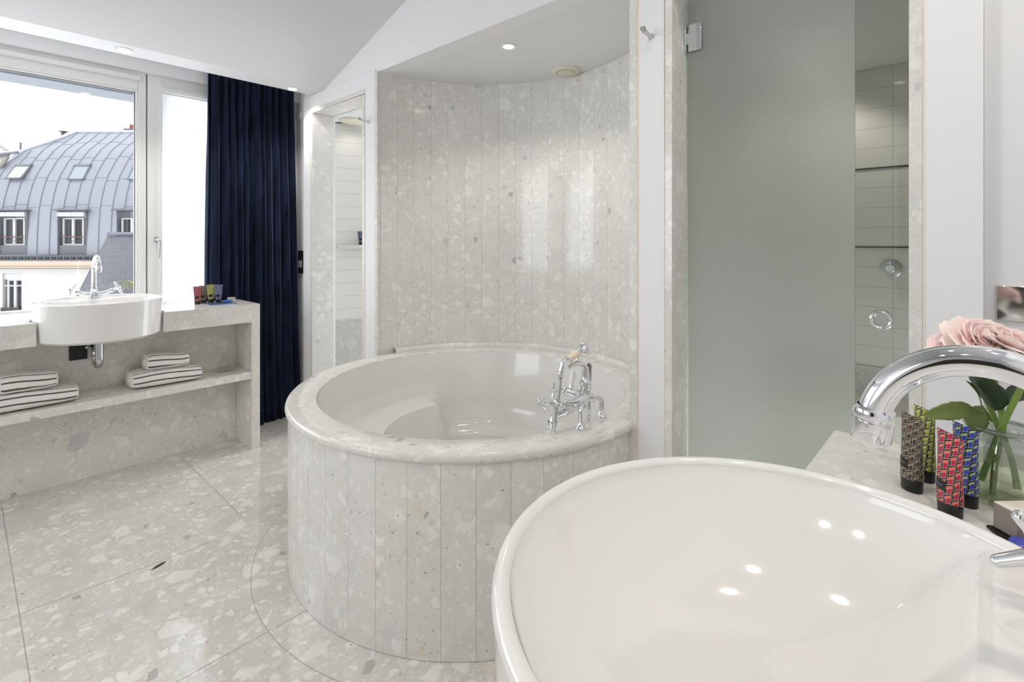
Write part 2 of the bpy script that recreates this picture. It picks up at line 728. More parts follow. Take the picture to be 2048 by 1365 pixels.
def sstep(a, b, x):
    t = max(0.0, min(1.0, (x - a) / (b - a)))
    return t * t * (3 - 2 * t)


# ================================================================== THE ROOM
W = 1.64           # front face of the white wall that holds both doorways and the tub alcove
WS = 1.75          # the wall set back at either end of it
YW = 3.85          # window plane
TC = (1.62, 1.72)  # centre of the round tub
ZH = 2.298         # top of the white door panels
ZA = 2.28          # alcove ceiling
BX, BY = -2.4, -0.42
TOP = 3.05
SLZ, SLY, SLS = 2.30, 3.208, 0.335     # sloped ceiling: lower edge height, its y, its slope

# ---- floor: slabs of terrazzo with thin joints
fl = MB()
fl.box((BX, BY, -0.08), (3.3, 4.1, 0.0))


def strip(mb, a, b, wd=0.003, z=0.0004, mat=1):
    a, b = Vector((*a, z)), Vector((*b, z))
    n = Vector((-(b - a).y, (b - a).x, 0)).normalized() * wd / 2
    mb.quad([a - n, b - n, b + n, a + n], mat)


for a, b in (((0.143, -0.3), (0.143, 3.585)), ((0.902, 2.56), (0.902, 3.8)), ((-2.3, 1.737), (0.845, 1.737)),
             ((-2.3, 2.55), (0.76, 2.43)), ((-1.05, -0.3), (-1.05, 3.58)), ((0.143, 0.6), (1.1, 0.6)),
             ((0.902, 3.1), (1.7, 3.1))):
    strip(fl, a, b, 0.0022)
RJ = 0.925
pa = [(TC[0] + RJ * math.cos(t), TC[1] + RJ * math.sin(t)) for t in [math.radians(110 + i * 4) for i in range(28)]]
for a, b in zip(pa, pa[1:]):
    strip(fl, a, b, 0.0018)
cpt = at(318, 1132, z=0)
fl.add([(cpt.x + dx, cpt.y + dy, 0.0005) for dx, dy in ((-0.030, -0.012), (-0.012, -0.013), (0.012, -0.004), (0.032, 0.012), (0.014, 0.013), (-0.010, 0.006))],
       [range(6)], 2)
struct('floor', fl, [MTF, M_GROUT, M_STONE])

# ---- the white wall with two doorways and the alcove
T = 0.10
yL0, yL1 = 2.723, 3.36       # left doorway
yR0, yR1 = 0.13, 0.765       # shower doorway
aL, aR = 2.587, 0.897        # alcove opening
ZD = 2.175                   # top of the openings
bd = 0.027                   # width of the stone band round each opening
wb = MB()
wb.box((W, yL1 + bd, 0), (W + T, 3.494, ZH))
wb.box((W, aL, 0), (W + T, yL0 - bd, ZH))
wb.box((W, yL0 - bd, ZD + bd), (W + T, yL1 + bd, ZH))
struct('wall_back_left', wb, M_WALL, bevel=0.002)
wb = MB()
wb.box((W, yR1 + bd, 0), (W + T, aR, ZH))
wb.box((W, -0.01, 0), (W + T, yR0 - bd, ZH))
wb.box((W, yR0 - bd, ZD + bd), (W + T, yR1 + bd, ZH))
struct('wall_back_right', wb, M_WALL, bevel=0.002)
wb = MB()
wb.box((W + 0.006, -0.012, ZH), (W + T, 3.494, TOP + 0.1))
wb.box((W + 0.006, aR, ZA), (W + T, aL, ZH))
struct('wall_back', wb, M_WALL)

# set-back wall at the two ends
ws = MB()
ws.box((WS, 3.40, 0), (WS + 0.08, 4.0, TOP))
ws.box((WS - 0.04, BY, 0), (WS + 0.08, -0.011, TOP + 0.1))
struct('wall_right', ws, M_WALL)

# stone liners of the doorways
for nm, y0, y1, dep in (('trim_1', yL0, yL1, 0.154), ('trim_2', yR0, yR1, 0.125)):
    t_ = MB()
    f0 = W - 0.003
    t_.box((f0, y0 - bd, 0), (W + dep, y0, ZD), slab=1.3)
    t_.box((f0, y1, 0), (W + dep, y1 + bd, ZD), slab=2.1)
    t_.box((f0, y0 - bd, ZD), (W + dep, y1 + bd, ZD + bd), slab=3.7)
    struct(nm, t_, MT, bevel=0.0015)
    e = MB()
    for q in ((y0 - bd - 0.004, y0 - bd), (y1 + bd, y1 + bd + 0.004)):
        e.box((f0 + 0.001, q[0], 0), (W + 0.02, q[1], ZD + bd + 0.004))
    e.box((f0 + 0.001, y0 - bd, ZD + bd), (W + 0.02, y1 + bd, ZD + bd + 0.004))
    struct('trim_3' if nm == 'trim_1' else 'trim_4', e, pbr('cream_edge' + nm, '#efe4d8', 0.4))

# stone edges of the alcove
for nm, y0, y1, yo in (('trim_5', aL - 0.027, aL, aL), ('trim_6', aR, aR + 0.029, aR - 0.004)):
    t_ = MB()
    t_.box((W - 0.004, y0, 0.0), (W + 0.035, y1, ZA), slab=4.1)
    t_.box((W - 0.003, yo, 0), (W + 0.01, yo + 0.004, ZA), mat=1)
    struct(nm, t_, [MT, pbr('edge_' + nm, '#e8d9c8', 0.4)], bevel=0.001)

# curved wall of the alcove, slab by slab
RA = 0.835
cw = MB()
NS = 24
A0, A1 = -PI / 2 + 0.045, PI / 2 - 0.045
ga = 0.0005
for k in range(NS):
    a0 = A0 + (A1 - A0) * k / NS + ga
    a1 = A0 + (A1 - A0) * (k + 1) / NS - ga
    sub = 4
    pv, fv = [], []
    for j in range(sub + 1):
        a = a0 + (a1 - a0) * j / sub
        for r in (RA, RA + 0.02):
            for z in (0.0, ZA):
                pv.append((TC[0] + r * math.cos(a), TC[1] + r * math.sin(a), z))
    for j in range(sub):
        o = j * 4
        fv += [(o, o + 4, o + 5, o + 1), (o + 2, o + 3, o + 7, o + 6), (o + 1, o + 5, o + 7, o + 3)]
    fv += [(0, 1, 3, 2), (sub * 4, sub * 4 + 2, sub * 4 + 3, sub * 4 + 1)]
    cw.add(pv, fv, 0, True, None, 0.37 * k + 0.2)
cw.lathe([(RA + 0.004, 0), (RA + 0.004, ZA)], (*TC, 0), 60, A0, A1, mat=1)
struct('wall_alcove', cw, [MT, pbr('pale_joint', '#d2cec7', 0.6)], weld=False, sharp=30)

# alcove ceiling
ac = MB()
ac.prism([(W + T - .01, aR - 0.02)] + [(TC[0] + (RA + 0.01) * math.cos(a), TC[1] + (RA + 0.01) * math.sin(a)) for a in [A0 + (A1 - A0) * i / 40 for i in range(41) if math.cos(A0 + (A1 - A0) * i / 40) > .16]] + [(W + T - .01, aL + 0.02)],
         ZA + .0005, ZA + 0.05)
struct('ceiling_alcove', ac, M_CEIL)

# main ceiling: slope down to a soffit over the window
cl = MB()
yF = SLY - (TOP - SLZ) / SLS
cl.add([(BX, SLY, SLZ), (WS + .1, SLY, SLZ), (WS + .1, yF, TOP), (BX, yF, TOP),
        (BX, SLY, SLZ + .06), (WS + .1, SLY, SLZ + .06), (WS + .1, yF, TOP + .06), (BX, yF, TOP + .06)],
       [(0, 1, 2, 3), (4, 7, 6, 5), (0, 4, 5, 1), (0, 3, 7, 4), (1, 5, 6, 2)])
cl.box((BX, BY, TOP), (WS + .1, yF, TOP + 0.06))
struct('ceiling', cl, M_CEIL)
so = MB()
so.box((BX, SLY, SLZ), (WS + .1, 3.387, SLZ + 0.16))
so.box((BX, 3.387, SLZ + 0.14), (WS + .1, 4.1, SLZ + 0.16))
struct('ceiling_soffit', so, M_WALL, bevel=0.002)

# window wall: lintel, parapet, end piece
wl = MB()
wl.box((BX, 3.80, 2.345), (WS + .05, 4.0, 2.46))
wl.box((BX, 3.845, 0), (WS + .05, 4.0, 0.86))
wl.box((1.36, 3.84, 0.86), (WS + .05, 4.0, 2.345))
wl.box((BX, 3.84, 0.86), (-2.0, 4.0, 2.345))
struct('wall_left', wl, M_WALL)
dk = MB()
dk.box((BX + .001, -0.30, 0.0), (BX + .03, 0.55, 2.1))
struct('added_dark_panel', dk, pbr('reflected_dark_brown', '#2a211c', 0.35), bevel=.003)  # added out of view: dark panel that reflects as a band in the chrome
wf = MB()
wf.box((BX - .08, BY, 0), (BX, 1.2, TOP))
wf.box((BX - .08, 2.9, 0), (BX, 4.0, TOP))
wf.box((BX - .08, 1.2, 0), (BX, 2.9, 0.85))  # below the opening added in this unseen wall for more sky light
wf.box((BX - .08, 1.2, 2.35), (BX, 2.9, TOP))
struct('wall_far_left', wf, M_WALL)
wh = MB()
wh.box((BX, BY - .08, 0), (WS + .08, BY, TOP))
struct('wall_behind', wh, M_WALL)

# ---- windows
def sash(name, x0, x1, z0, z1, fl_, fr_, ft, fbm, parent=None):
    """a frame of four rails round an opening"""
    f = MB()
    y0, y1 = YW - 0.005, YW + 0.06
    f.box((x0, y0, z0), (x0 + fl_, y1, z1))
    f.box((x1 - fr_, y0, z0), (x1, y1, z1))
    f.box((x0 + fl_, y0, z1 - ft), (x1 - fr_, y1, z1))
    f.box((x0 + fl_, y0, z0), (x1 - fr_, y1, z0 + fbm))
    # stepped glazing bead
    a, b, c, d = x0 + fl_, x1 - fr_, z0 + fbm, z1 - ft
    g = 0.012
    f.box((a, y0 + .015, c), (a + g, y1 - .005, d))
    f.box((b - g, y0 + .015, c), (b, y1 - .005, d))
    f.box((a + g, y0 + .015, d - g), (b - g, y1 - .005, d))
    f.box((a + g, y0 + .015, c), (b - g, y1 - .005, c + g))
    o = struct(name, f, M_PVC, bevel=0.003)
    p = MB()
    p.box((a + g * .5, YW + .03, c + g * .5), (b - g * .5, YW + .036, d - g * .5))
    obj('window_pane', p, M_GLASS, o)
    k = MB()
    for q in (((a + g, YW + .024, c + g), (a + g + .004, YW + .03, d - g)), ((b - g - .004, YW + .024, c + g), (b - g, YW + .03, d - g)),
              ((a + g, YW + .024, d - g - .004), (b - g, YW + .03, d - g))):
        k.box(*q)
    obj('gasket', k, M_SEAL, o)
    return o


w1 = sash('window_1', -2.0, 0.797, 0.86, 2.345, 0.06, 0.040, 0.108, 0.042)
tr = MB()
tr.box((-2.0, YW - 0.03, 2.29), (0.76, YW - 0.006, 2.318))       # ventilation strip over the big pane
obj('trickle_vent', tr, M_PVC, w1, bevel=0.002)
w2 = sash('window_2', 0.803, 1.37, 0.86, 2.345, 0.070, 0.06, 0.115, 0.05)
lk = MB()
jm = MB()
jm.box((0.797, YW, 0.9), (0.803, YW + .05, 2.335))
obj('joint_strip', jm, M_SEAL, w1)
hx = 0.846
hb = MB()
hb.lathe([(0, 0), (0.014, 0), (0.014, 0.008), (0.010, 0.011), (0, 0.011)], (0, 0, 0), 24, M=Matrix.Translation((hx, YW - .005, 1.303)) @ Matrix.Rotation(PI / 2, 4, 'X'), sx=1, sy=1.5)
hb.tube(smooth_path([(hx, YW - .012, 1.305), (hx, YW - .04, 1.305), (hx + .012, YW - .05, 1.298), (hx + .012, YW - .05, 1.27), (hx + .010, YW - .048, 1.19)], 5), [0.008, 0.009, 0.009, 0.007, 0.005], 12)
obj('window_handle', hb, M_BCHR, w2)

# white roller blind over the narrow window
rb = thing('roller_blind', 'white translucent roller blind glowing over the narrow window beside the curtain', 'blind', (1.09, YW - .03, 0.95))
b_ = MB()
b_.quad([(0.876, YW - .022, 0.9), (1.33, YW - .022, 0.9), (1.33, YW - .022, 2.235), (0.876, YW - .022, 2.235)])
obj('blind_fabric', b_, M_BLIND, rb)
b_ = MB()
b_.tube([(0.872, YW - .022, 2.262), (1.335, YW - .022, 2.262)], 0.02, 16)
b_.box((0.87, YW - .03, 2.245), (1.337, YW - .006, 2.285))
obj('blind_cassette', b_, M_PVC, rb)
b_ = MB()
for q in (0.868, 1.333):
    b_.box((q, YW - .03, 0.9), (q + .008, YW - .012, 2.25))
obj('guide_rail', b_, M_PVC, rb)

# outside eave over the window and ledge below it
ev = MB()
ev.box((-4, 4.0, 2.235), (3, 4.22, 2.40))
struct('trim_7', ev, pbr('eave_paint', '#80868d', 0.6))
lg = MB()
lg.box((-4, 4.0, 0.66), (3, 4.75, 0.74))
struct('trim_8', lg, pbr('ledge_zinc', '#b9bec8', 0.5))

# ================================================================== ROOMS BEHIND THE DOORWAYS
MTILE = tile_mat('white_tile', '#dcdad4', '#a9a59c', 0.40, 0.10, 0.311, 0.065)
MTILE2 = tile_mat('white_long_tile', '#e0ded8', '#a9a59c', 2.0, 0.10, 1.3, 0.065)
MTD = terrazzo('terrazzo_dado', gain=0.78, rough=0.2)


def wallq(mb, a, b, z0, z1, mat=0, u0=0.0):
    """upright wall face from a to b with metric UV"""
    a, b = Vector((*a, 0)), Vector((*b, 0))
    L = (b - a).length
    mb.quad([(a.x, a.y, z0), (b.x, b.y, z0), (b.x, b.y, z1), (a.x, a.y, z1)], mat, [(u0, z0), (u0 + L, z0), (u0 + L, z1), (u0, z1)])


SX = 3.12
sh = MB()
wallq(sh, (SX, -0.35), (SX, 0.80), 0.665, 2.171, 0, -0.35)
wallq(sh, (W + T, 0.80), (SX, 0.80), 0.0, 2.171, 0, 0.0)
wallq(sh, (W + T, -0.2), (SX, -0.2), 0.665, 2.171, 0, 0.0)
sh2 = MB()
sh2.box((SX - .012, -0.35, 0.517), (SX + .05, 0.80, 0.665))
shw = struct('wall_shower', sh, MTILE)
obj('dado', sh2, MTD, shw)
s3 = MB()
s3.box((SX - .30, -0.2, 0.0), (SX, 0.80, 0.517))
obj('bench', s3, pbr('shower_bench', '#d8d4cd', 0.3), shw, bevel=0.004)
for z in (1.66, 1.2625):
    t_ = MB()
    t_.box((SX - .005, -0.2, z), (SX, 0.80, z + .007))
    struct('trim_9' if z > 1.5 else 'trim_10', t_, pbr('steel_strip%d' % int(z * 10), '#4c4a48', 0.35, metal=0.7))
sc_ = MB()
sc_.box((W + T, -0.35, 2.171), (SX + .05, 0.80, 2.25))
struct('ceiling_shower', sc_, M_CEIL)

# small room behind the left doorway: its tiled wall stands at an angle
p0, dv = Vector((1.967, 3.684)), Vector((0.929, -0.370))
nv = Vector((0.370, 0.929))
wc = MB()
qa, qb = p0 - dv * 0.12, p0 + dv * 1.3
wallq(wc, qa, qb, 0.677, 2.215, 0, 0.0)
d2 = MB()
M2 = Matrix.Translation((qa.x, qa.y, 0)) @ Matrix.Rotation(math.atan2(dv.y, dv.x), 4, 'Z')
d2.box((0, -0.012, 0), (1.65, 0.05, 0.677), M=M2)
wcs = struct('wall_cloakroom', wc, MTILE2)
obj('dado', d2, MTD, wcs)
w4 = MB()
w4.box((W + T, 3.39, 0), (WS + .02, 3.45, 2.3))
struct('wall_cloakroom_side', w4, M_WALL)
w5 = MB()
w5.prism([(W + T, 2.60), (3.1, 2.60), (3.1, 3.3), (1.6, 4.0), (W + T, 4.0)], 2.215, 2.27)
struct('ceiling_cloakroom', w5, M_CEIL)
w6 = MB()
w6.box((W + T, 2.585, 0), (3.1, 2.61, 2.215))
struct('wall_cloakroom_near', w6, M_WALL)
# shelf in it with a tube
sl = MB()
Ms = Matrix.Translation((p0.x, p0.y, 0)) @ Matrix.Rotation(math.atan2(dv.y, dv.x), 4, 'Z')
sl.box((0.03, -0.11, 1.235), (0.75, -0.0015, 1.265), M=Ms)
tag(obj('wall_shelf', sl, MTW, bevel=0.004), 'stone shelf on the white tiles inside the left doorway', 'shelf')
cr_ = thing('ceiling_lamp', 'flat round cream lamp on the ceiling inside the left doorway', 'lamp', (2.03, 3.50, 2.215))
g_ = MB()
g_.lathe([(0, 0), (0.10, 0), (0.10, -.012), (0.085, -.02), (0.0, -.02)], (2.03, 3.50, 2.215), 32)
obj('lamp_body', g_, M_IVORY, cr_)


def lamp(name, loc, power, spot=math.radians(130), blend=0.6, rad=0.03, col=(1, 0.955, 0.89), rot=(0, 0, 0), parent=None):
    l = bpy.data.lights.new(name, 'SPOT')
    l.energy = power
    l.spot_size = spot
    l.spot_blend = blend
    l.shadow_soft_size = rad
    l.color = col
    o = bpy.data.objects.new(name, l)
    COL.objects.link(o)
    o.location = loc
    o.rotation_euler = rot
    if parent:
        o.parent = parent
        o.matrix_parent_inverse = WM[parent.name].inverted()
    return o


def downlight(loc, label, group=None, power=DOWN, r=0.042, spot=130, col=(1, .955, .89)):
    x, y, z = loc
    t = thing('recessed_downlight', label, 'downlight', loc, 0, group)
    a = MB()
    a.lathe([(r * .62, 0.004), (r * .66, -.003), (r * .95, -.005), (r, -.003), (r, 0.0)], loc, 36)
    obj('bezel', a, M_FRAME, t)
    b = MB()
    b.lathe([(0, -.001), (r * .63, -.001)], loc, 24)
    obj('bulb', b, M_LAMP, t)
    lamp('bulb_light', (x, y, z - .012), power, math.radians(spot), col=col, parent=t)
    return t


s1 = at(247, 99, z=SLZ)
s2 = at(585, 178, z=SLZ)
s3_ = at(1017, 93, z=ZA)
downlight(s1, 'recessed downlight in the soffit above the window, left of the curtain', 'soffit downlights')
downlight(s2, 'recessed downlight in the soffit above the right edge of the curtain', 'soffit downlights')
downlight(s3_, 'recessed downlight in the ceiling above the round bathtub')
downlight((2.90, 0.60, 2.171), 'recessed downlight in the ceiling inside the shower', power=8)
for q in ((0.45, 0.55), (1.2, -0.15), (-0.9, 0.3), (-0.9, 0.8), (0.5, -0.25)):
    downlight((q[0], q[1], TOP), 'recessed downlight in the flat ceiling over the near vanity', 'ceiling downlights over the near vanity', power=DOWN * 1.25, col=(1, .94, .87))
lamp('ceiling_lamp_light', (2.03, 3.50, 2.18), 0.9, math.radians(160), parent=cr_)

# extractor vent
ve = thing('extractor_vent', 'round white extractor vent in the alcove ceiling', 'vent', (2.375, 1.755, ZA))
c_ = (2.372, 1.752, ZA)
a = MB()
a.lathe([(0.052, -.012), (0.062, -.016), (0.078, -.012), (0.086, -.002), (0.086, 0)], c_, 40)
obj('vent_ring', a, M_IVORY, ve)
a = MB()
a.lathe([(0, -.02), (0.044, -.02), (0.05, -.016), (0.05, -.004)], c_, 40)
obj('vent_disc', a, M_IVORY, ve)
a = MB()
a.lathe([(0.05, -.001), (0.053, -.001)], c_, 40)
obj('vent_gap', a, M_BLK, ve)

# ================================================================== SHOWER DOOR
GX = 1.75
yc = 0.262
gd = MB()
gd.box((GX, yc, 0.02), (GX + .008, yR1 - .006, 2.150))
d1 = struct('door_1', gd, M_FROST)
d1['label'] = 'frosted glass shower door'
g2 = MB()
g2.box((GX, yR0 + .004, 0.02), (GX + .008, yc, 2.150))
obj('clear_strip', g2, glass_sheet('door_glass', (0.86, 0.88, 0.86, 1), 1.45), d1)
hg = MB()
hz = 2.012
hg.box((GX - .012, yR1 - .058, hz - .047), (GX - .0005, yR1 - .012, hz + .047))
hg.box((GX + .0085, yR1 - .058, hz - .047), (GX + .020, yR1 - .012, hz + .047))
hg.box((GX - .010, yR1 - .012, hz - .02), (GX + .018, yR1 - .0015, hz + .02))
hg.box((GX - .016, yR1 - .006, hz - .05), (GX + .02, yR1 - .0005, hz + .05))
obj('hinge', hg, M_CHR, d1, bevel=0.0015)
rg = MB()
rc = at(1762, 640, x=GX)
pr = []
for i in range(13):
    a = 2 * PI * i / 12
    pr.append((0.0225 + 0.0065 * math.cos(a), 0.010 * math.sin(a)))
rg.lathe(pr, (0, 0, 0), 40, M=Matrix.Translation((GX, rc.y, rc.z)) @ Matrix.Rotation(PI / 2, 4, 'Y'))
obj('ring_handle', rg, M_CHR, d1)
# shower control on the tiles
kc = at(1782, 537, x=SX)
sk = thing('shower_control', 'round chrome shower control on the white tiles behind the glass door', 'shower control', (SX, kc.y, kc.z))
Mk = Matrix.Translation((SX - .001, kc.y, kc.z)) @ Matrix.Rotation(-PI / 2, 4, 'Y')
a = MB()
a.lathe([(0, .006), (0.04, .006), (0.046, .003), (0.046, 0)], (0, 0, 0), 36, M=Mk)
obj('backplate', a, M_BCHR, sk)
a = MB()
a.lathe([(0, .05), (0.018, .05), (0.022, .046), (0.022, .006)], (0, 0, 0), 30, M=Mk)
a.box((-0.004, -.004, .03), (.034, .004, .042), M=Mk)
obj('knob', a, M_CHR, sk)


# coat hooks on the white panels
def hook(y, z, label):
    t = thing('coat_hook', label, 'hook', (W, y, z), 0, 'chrome hooks on the white door panels')
    a = MB()
    a.lathe([(0, 0.004), (0.011, .004), (0.012, .002), (0.012, 0)], (0, 0, 0), 20, M=Matrix.Translation((W, y, z)) @ Matrix.Rotation(-PI / 2, 4, 'Y'))
    obj('rosette', a, M_CHR, t)
    a = MB()
    a.tube(smooth_path([(W - .002, y, z), (W - .03, y, z + .002), (W - .055, y, z + .006), (W - .066, y, z + .016)], 5), [0.009, 0.009, 0.0095, 0.010], 14, sy=0.6)
    obj('hook_arm', a, M_BCHR, t)


hook(0.842, 2.012, 'short chrome coat hook on the white panel between bathtub and shower door')
hook(2.655, 2.000, 'short chrome coat hook on the white panel beside the left doorway')

# switch plate with socket behind the curtain edge
sw = thing('switch_plate', 'tall black switch plate with a small white insert beside the curtain', 'switch', (WS, 3.77, 1.13))
yA, yB = 3.73, 3.803
a = MB()
a.box((WS - .008, yA, 1.05), (WS - .0002, yB, 1.222))
obj('plate', a, pbr('black_plate', '#0b0b14', 0.35), sw, bevel=0.001)
a = MB()
a.box((WS - .011, yA + .010, 1.095), (WS - .0081, yB - .008, 1.147))
obj('insert', a, pbr('switch_insert', '#d6d6d8', 0.4), sw, bevel=0.001)
a = MB()
for zz, ww in ((1.128, .008), (1.108, .014), (1.1045, .012)):
    a.box((WS - .0116, (yA + yB) / 2 - ww / 2 - .006, zz), (WS - .0111, (yA + yB) / 2 + ww / 2 - .006, zz + .003))
obj('marking', a, M_SEAL, sw)

# chrome plate on the near wall
cp = thing('socket_plate', 'polished chrome wall plate behind the pink flowers', 'wall plate', (1.71, -.07, 1.15))
PXW = WS - .04
a = MB()
a.box((PXW - .009, -0.118, 1.105), (PXW - .0003, -0.032, 1.191))
obj('plate', a, pbr('mirror_chrome', (0.78, 0.74, 0.72, 1), 0.06, metal=1.0), cp, bevel=0.002)

# ================================================================== BATHTUB
tub = thing('bathtub', 'round bathtub clad in pale terrazzo with a white basin', 'bathtub', (*TC, 0))
RP, RO, RI, ZR = 0.795, 0.806, 0.686, 0.644
pn = MB()
NP = 46
for k in range(NP):
    a0, a1 = 2 * PI * k / NP + .0006, 2 * PI * (k + 1) / NP - .0006
    pv, fv = [], []
    for j in range(4):
        a = a0 + (a1 - a0) * j / 3
        for r in (RP, RP - .02):
            for z in (0.0015, ZR - .034):
                pv.append((TC[0] + r * math.cos(a), TC[1] + r * math.sin(a), z))
    for j in range(3):
        o = j * 4
        fv += [(o, o + 1, o + 5, o + 4), (o + 2, o + 6, o + 7, o + 3), (o + 1, o + 3, o + 7, o + 5)]
    fv += [(0, 2, 3, 1), (12, 13, 15, 14)]
    pn.add(pv, fv, 0, True, None, 0.53 * k + 0.1)
pn.lathe([(RP - .0025, 0.0015), (RP - .0025, ZR - .034)], (*TC, 0), 92, mat=1)
obj('surround', pn, [MT, pbr('panel_joint', '#c9c2b8', 0.6)], tub, weld=False, sharp=30)
# rim: rounded outside edge; the inner edge is straight under the mixer
YCH = 1.042


def inner_r(a, r):
    s = math.sin(a)
    if s < -1e-6:
        lim = (YCH - TC[1]) / s
        return min(r, lim + (r - RI))
    return r


rm = MB()
prof = [(RO - .012, ZR - .034)]
for i in range(9):
    t = -PI / 2 + PI * i / 8
    prof.append((RO - .012 + .012 * math.cos(t), ZR - .017 + .017 * math.sin(t)))
prof += [(RI + .004, ZR), (RI + .001, ZR - .002), (RI, ZR - .005), (RI, ZR - .03), (RI + .02, ZR - .034), (RO - .012, ZR - .034)]
NA = 144
vs, fs = [], []
for k in range(NA):
    a = 2 * PI * k / NA
    for (r, z) in prof:
        if r < RI + .03:
            r = inner_r(a, r)
        vs.append((TC[0] + r * math.cos(a), TC[1] + r * math.sin(a), z))
m_ = len(prof)
for k in range(NA):
    k2 = (k + 1) % NA
    for j in range(m_ - 1):
        fs.append((k * m_ + j, k2 * m_ + j, k2 * m_ + j + 1, k * m_ + j + 1))
rm.add(vs, fs, 0, True)
obj('rim', rm, MTW, tub, sharp=45)
up = MB()
a0, a1 = math.radians(-82), math.radians(82)
up.lathe([(RO - .012, ZR - .002), (RO - .006, ZR + .016), (RO - .002, ZR + .02), (RA - .001, ZR + .02), (RA - .001, ZR - .03)], (*TC, 0), 60, a0, a1)
obj('upstand', up, MTW, tub)
# white basin with a moulded seat along the far left
bs = MB()
NA, NR = 120, 34
vs, fs = [], []


def basin(a, t):
    """t: 0 rim .. 1 centre"""
    zt = ZR - .012
    # angle of the seat sector
    ad = math.degrees(a) % 360
    seat = sstep(60, 76, ad) * (1 - sstep(162, 184, ad))
    # plain profile
    if t < 0.55:
        u = t / 0.55
        r = RI - .0008 - 0.078 * u - 0.02 * sstep(.75, 1, u)
        z = zt - 0.40 * u
    elif t < 0.68:
        u = (t - .55) / .13
        r = RI - .099 - 0.065 * math.sin(u * PI / 2)
        z = zt - 0.40 - 0.055 * (1 - math.cos(u * PI / 2)) * 1.0
    else:
        u = (t - .68) / .32
        r = (RI - .164) * (1 - u)
        z = zt - 0.455 - 0.012 * u
    # seat profile
    if t < 0.22:
        u = t / 0.22
        r2, z2 = RI - .0008 - 0.0432 * u, zt - 0.17 * u
    elif t < 0.28:
        u = (t - .22) / .06
        r2, z2 = RI - .044 - .03 * math.sin(u * PI / 2), zt - .17 - .03 * (1 - math.cos(u * PI / 2))
    elif t < 0.52:
        u = (t - .28) / .24
        r2, z2 = RI - .074 - 0.20 * u, zt - 0.20 - 0.004 * u
    elif t < 0.68:
        u = (t - .52) / .16
        r2, z2 = RI - .274 - 0.05 * sstep(0, 1, u), zt - .204 - 0.25 * sstep(0, 1, u)
    else:
        u = (t - .68) / .32
        r2, z2 = (RI - .324) * (1 - u), zt - 0.455 - 0.012 * u
    r = r * (1 - seat) + r2 * seat
    z = z * (1 - seat) + z2 * seat
    if t < 0.5:
        r = inner_r(a, r)
    return r, z


for k in range(NA):
    a = 2 * PI * k / NA
    for j in range(NR + 1):
        r, z = basin(a, j / NR)
        if j == NR:
            r = 0.0
        vs.append((TC[0] + r * math.cos(a), TC[1] + r * math.sin(a), z))
for k in range(NA):
    k2 = (k + 1) % NA
    for j in range(NR):
        fs.append((k * (NR + 1) + j, k2 * (NR + 1) + j, k2 * (NR + 1) + j + 1, k * (NR + 1) + j + 1))
bs.add(vs, fs, 0, True)
obj('basin', bs, M_ACR, tub, sharp=60)

# ---- bath mixer with hand shower
bm_ = thing('bath_mixer', 'chrome bath mixer with hand shower standing on the rim of the round bathtub', 'mixer tap', (1.55, 1.03, ZR))
L1, L2 = Vector((1.465, 1.018, ZR)), Vector((1.615, 1.030, ZR))
zb = 0.718
for L, dx in ((L1, 0.03), (L2, -0.045)):
    a = MB()
    a.lathe([(0, 0.0005), (0.019, 0.0005), (0.020, .003), (0.015, .010), (0.010, .020), (0.0095, .022)], L, 24)
    pts = [L + Vector((0, 0, .015)), L + Vector((0, 0, zb - ZR - .02)), L + Vector((dx * .15, .003, zb - ZR - .004)), L + Vector((dx * .45, .006, zb - ZR)), L + Vector((dx, .012, zb - ZR))]
    a.tube(smooth_path(pts, 5), 0.0095, 14)
    e0 = L + Vector((dx * .75, .010, zb - ZR))
    a.cyl(e0, e0 + Vector((dx * .35, .004, 0)), 0.0135, seg=8)
    obj('leg', a, M_CHR, bm_)
a = MB()
ctr = Vector((1.535, 1.045, 0.735))
a.tube(smooth_path([L2 + Vector((-.04, .012, zb - ZR)), ctr + Vector((.0, 0, 0)), (1.47, 1.05, 0.725), (1.43, 1.06, 0.728)], 6), [0.015, 0.021, 0.019, 0.015], 18)
a.tube(smooth_path([ctr + Vector((-.005, .005, .0)), (1.50, 1.072, 0.748), (1.478, 1.092, 0.757)], 5), [0.019, 0.017, 0.013], 16)
a.tube(smooth_path([ctr + Vector((-.01, 0, -.012)), (1.47, 1.062, 0.705), (1.42, 1.072, 0.695), (1.395, 1.078, 0.69), (1.385, 1.08, 0.672)], 6), [0.018, 0.016, 0.013, 0.013, 0.014], 16)
a.lathe([(0.017, 0), (0.018, -.012), (0.012, -.014)], (1.385, 1.08, 0.676), 20)
obj('body', a, M_CHR, bm_)
a = MB()
a.lathe([(0.020, 0), (0.021, .012), (0.016, .016), (0.017, .028), (0.022, .032), (0.022, .040), (0.014, .046), (0.011, .058), (0.011, .092)], ctr + Vector((-.002, .003, .014)), 24)
top = ctr + Vector((-.002, .003, .106))
a.tube(smooth_path([top + Vector((0, 0, -.02)), top + Vector((0, 0, -.002)), top + Vector((-.022, .006, .016)), top + Vector((-.05, .012, .018)), top + Vector((-.075, .016, .012))], 6), [0.011, 0.012, 0.010, 0.008, 0.007], 14)
a.tube(smooth_path([top + Vector((-.035, .01, .018)), top + Vector((-.034, .01, .032)), top + Vector((-.025, .008, .046))], 4), 0.005, 10)
a.tube(smooth_path([top + Vector((-.07, .015, .014)), top + Vector((-.072, .015, .026)), top + Vector((-.062, .014, .032))], 4), 0.005, 10)
obj('cradle', a, M_CHR, bm_)


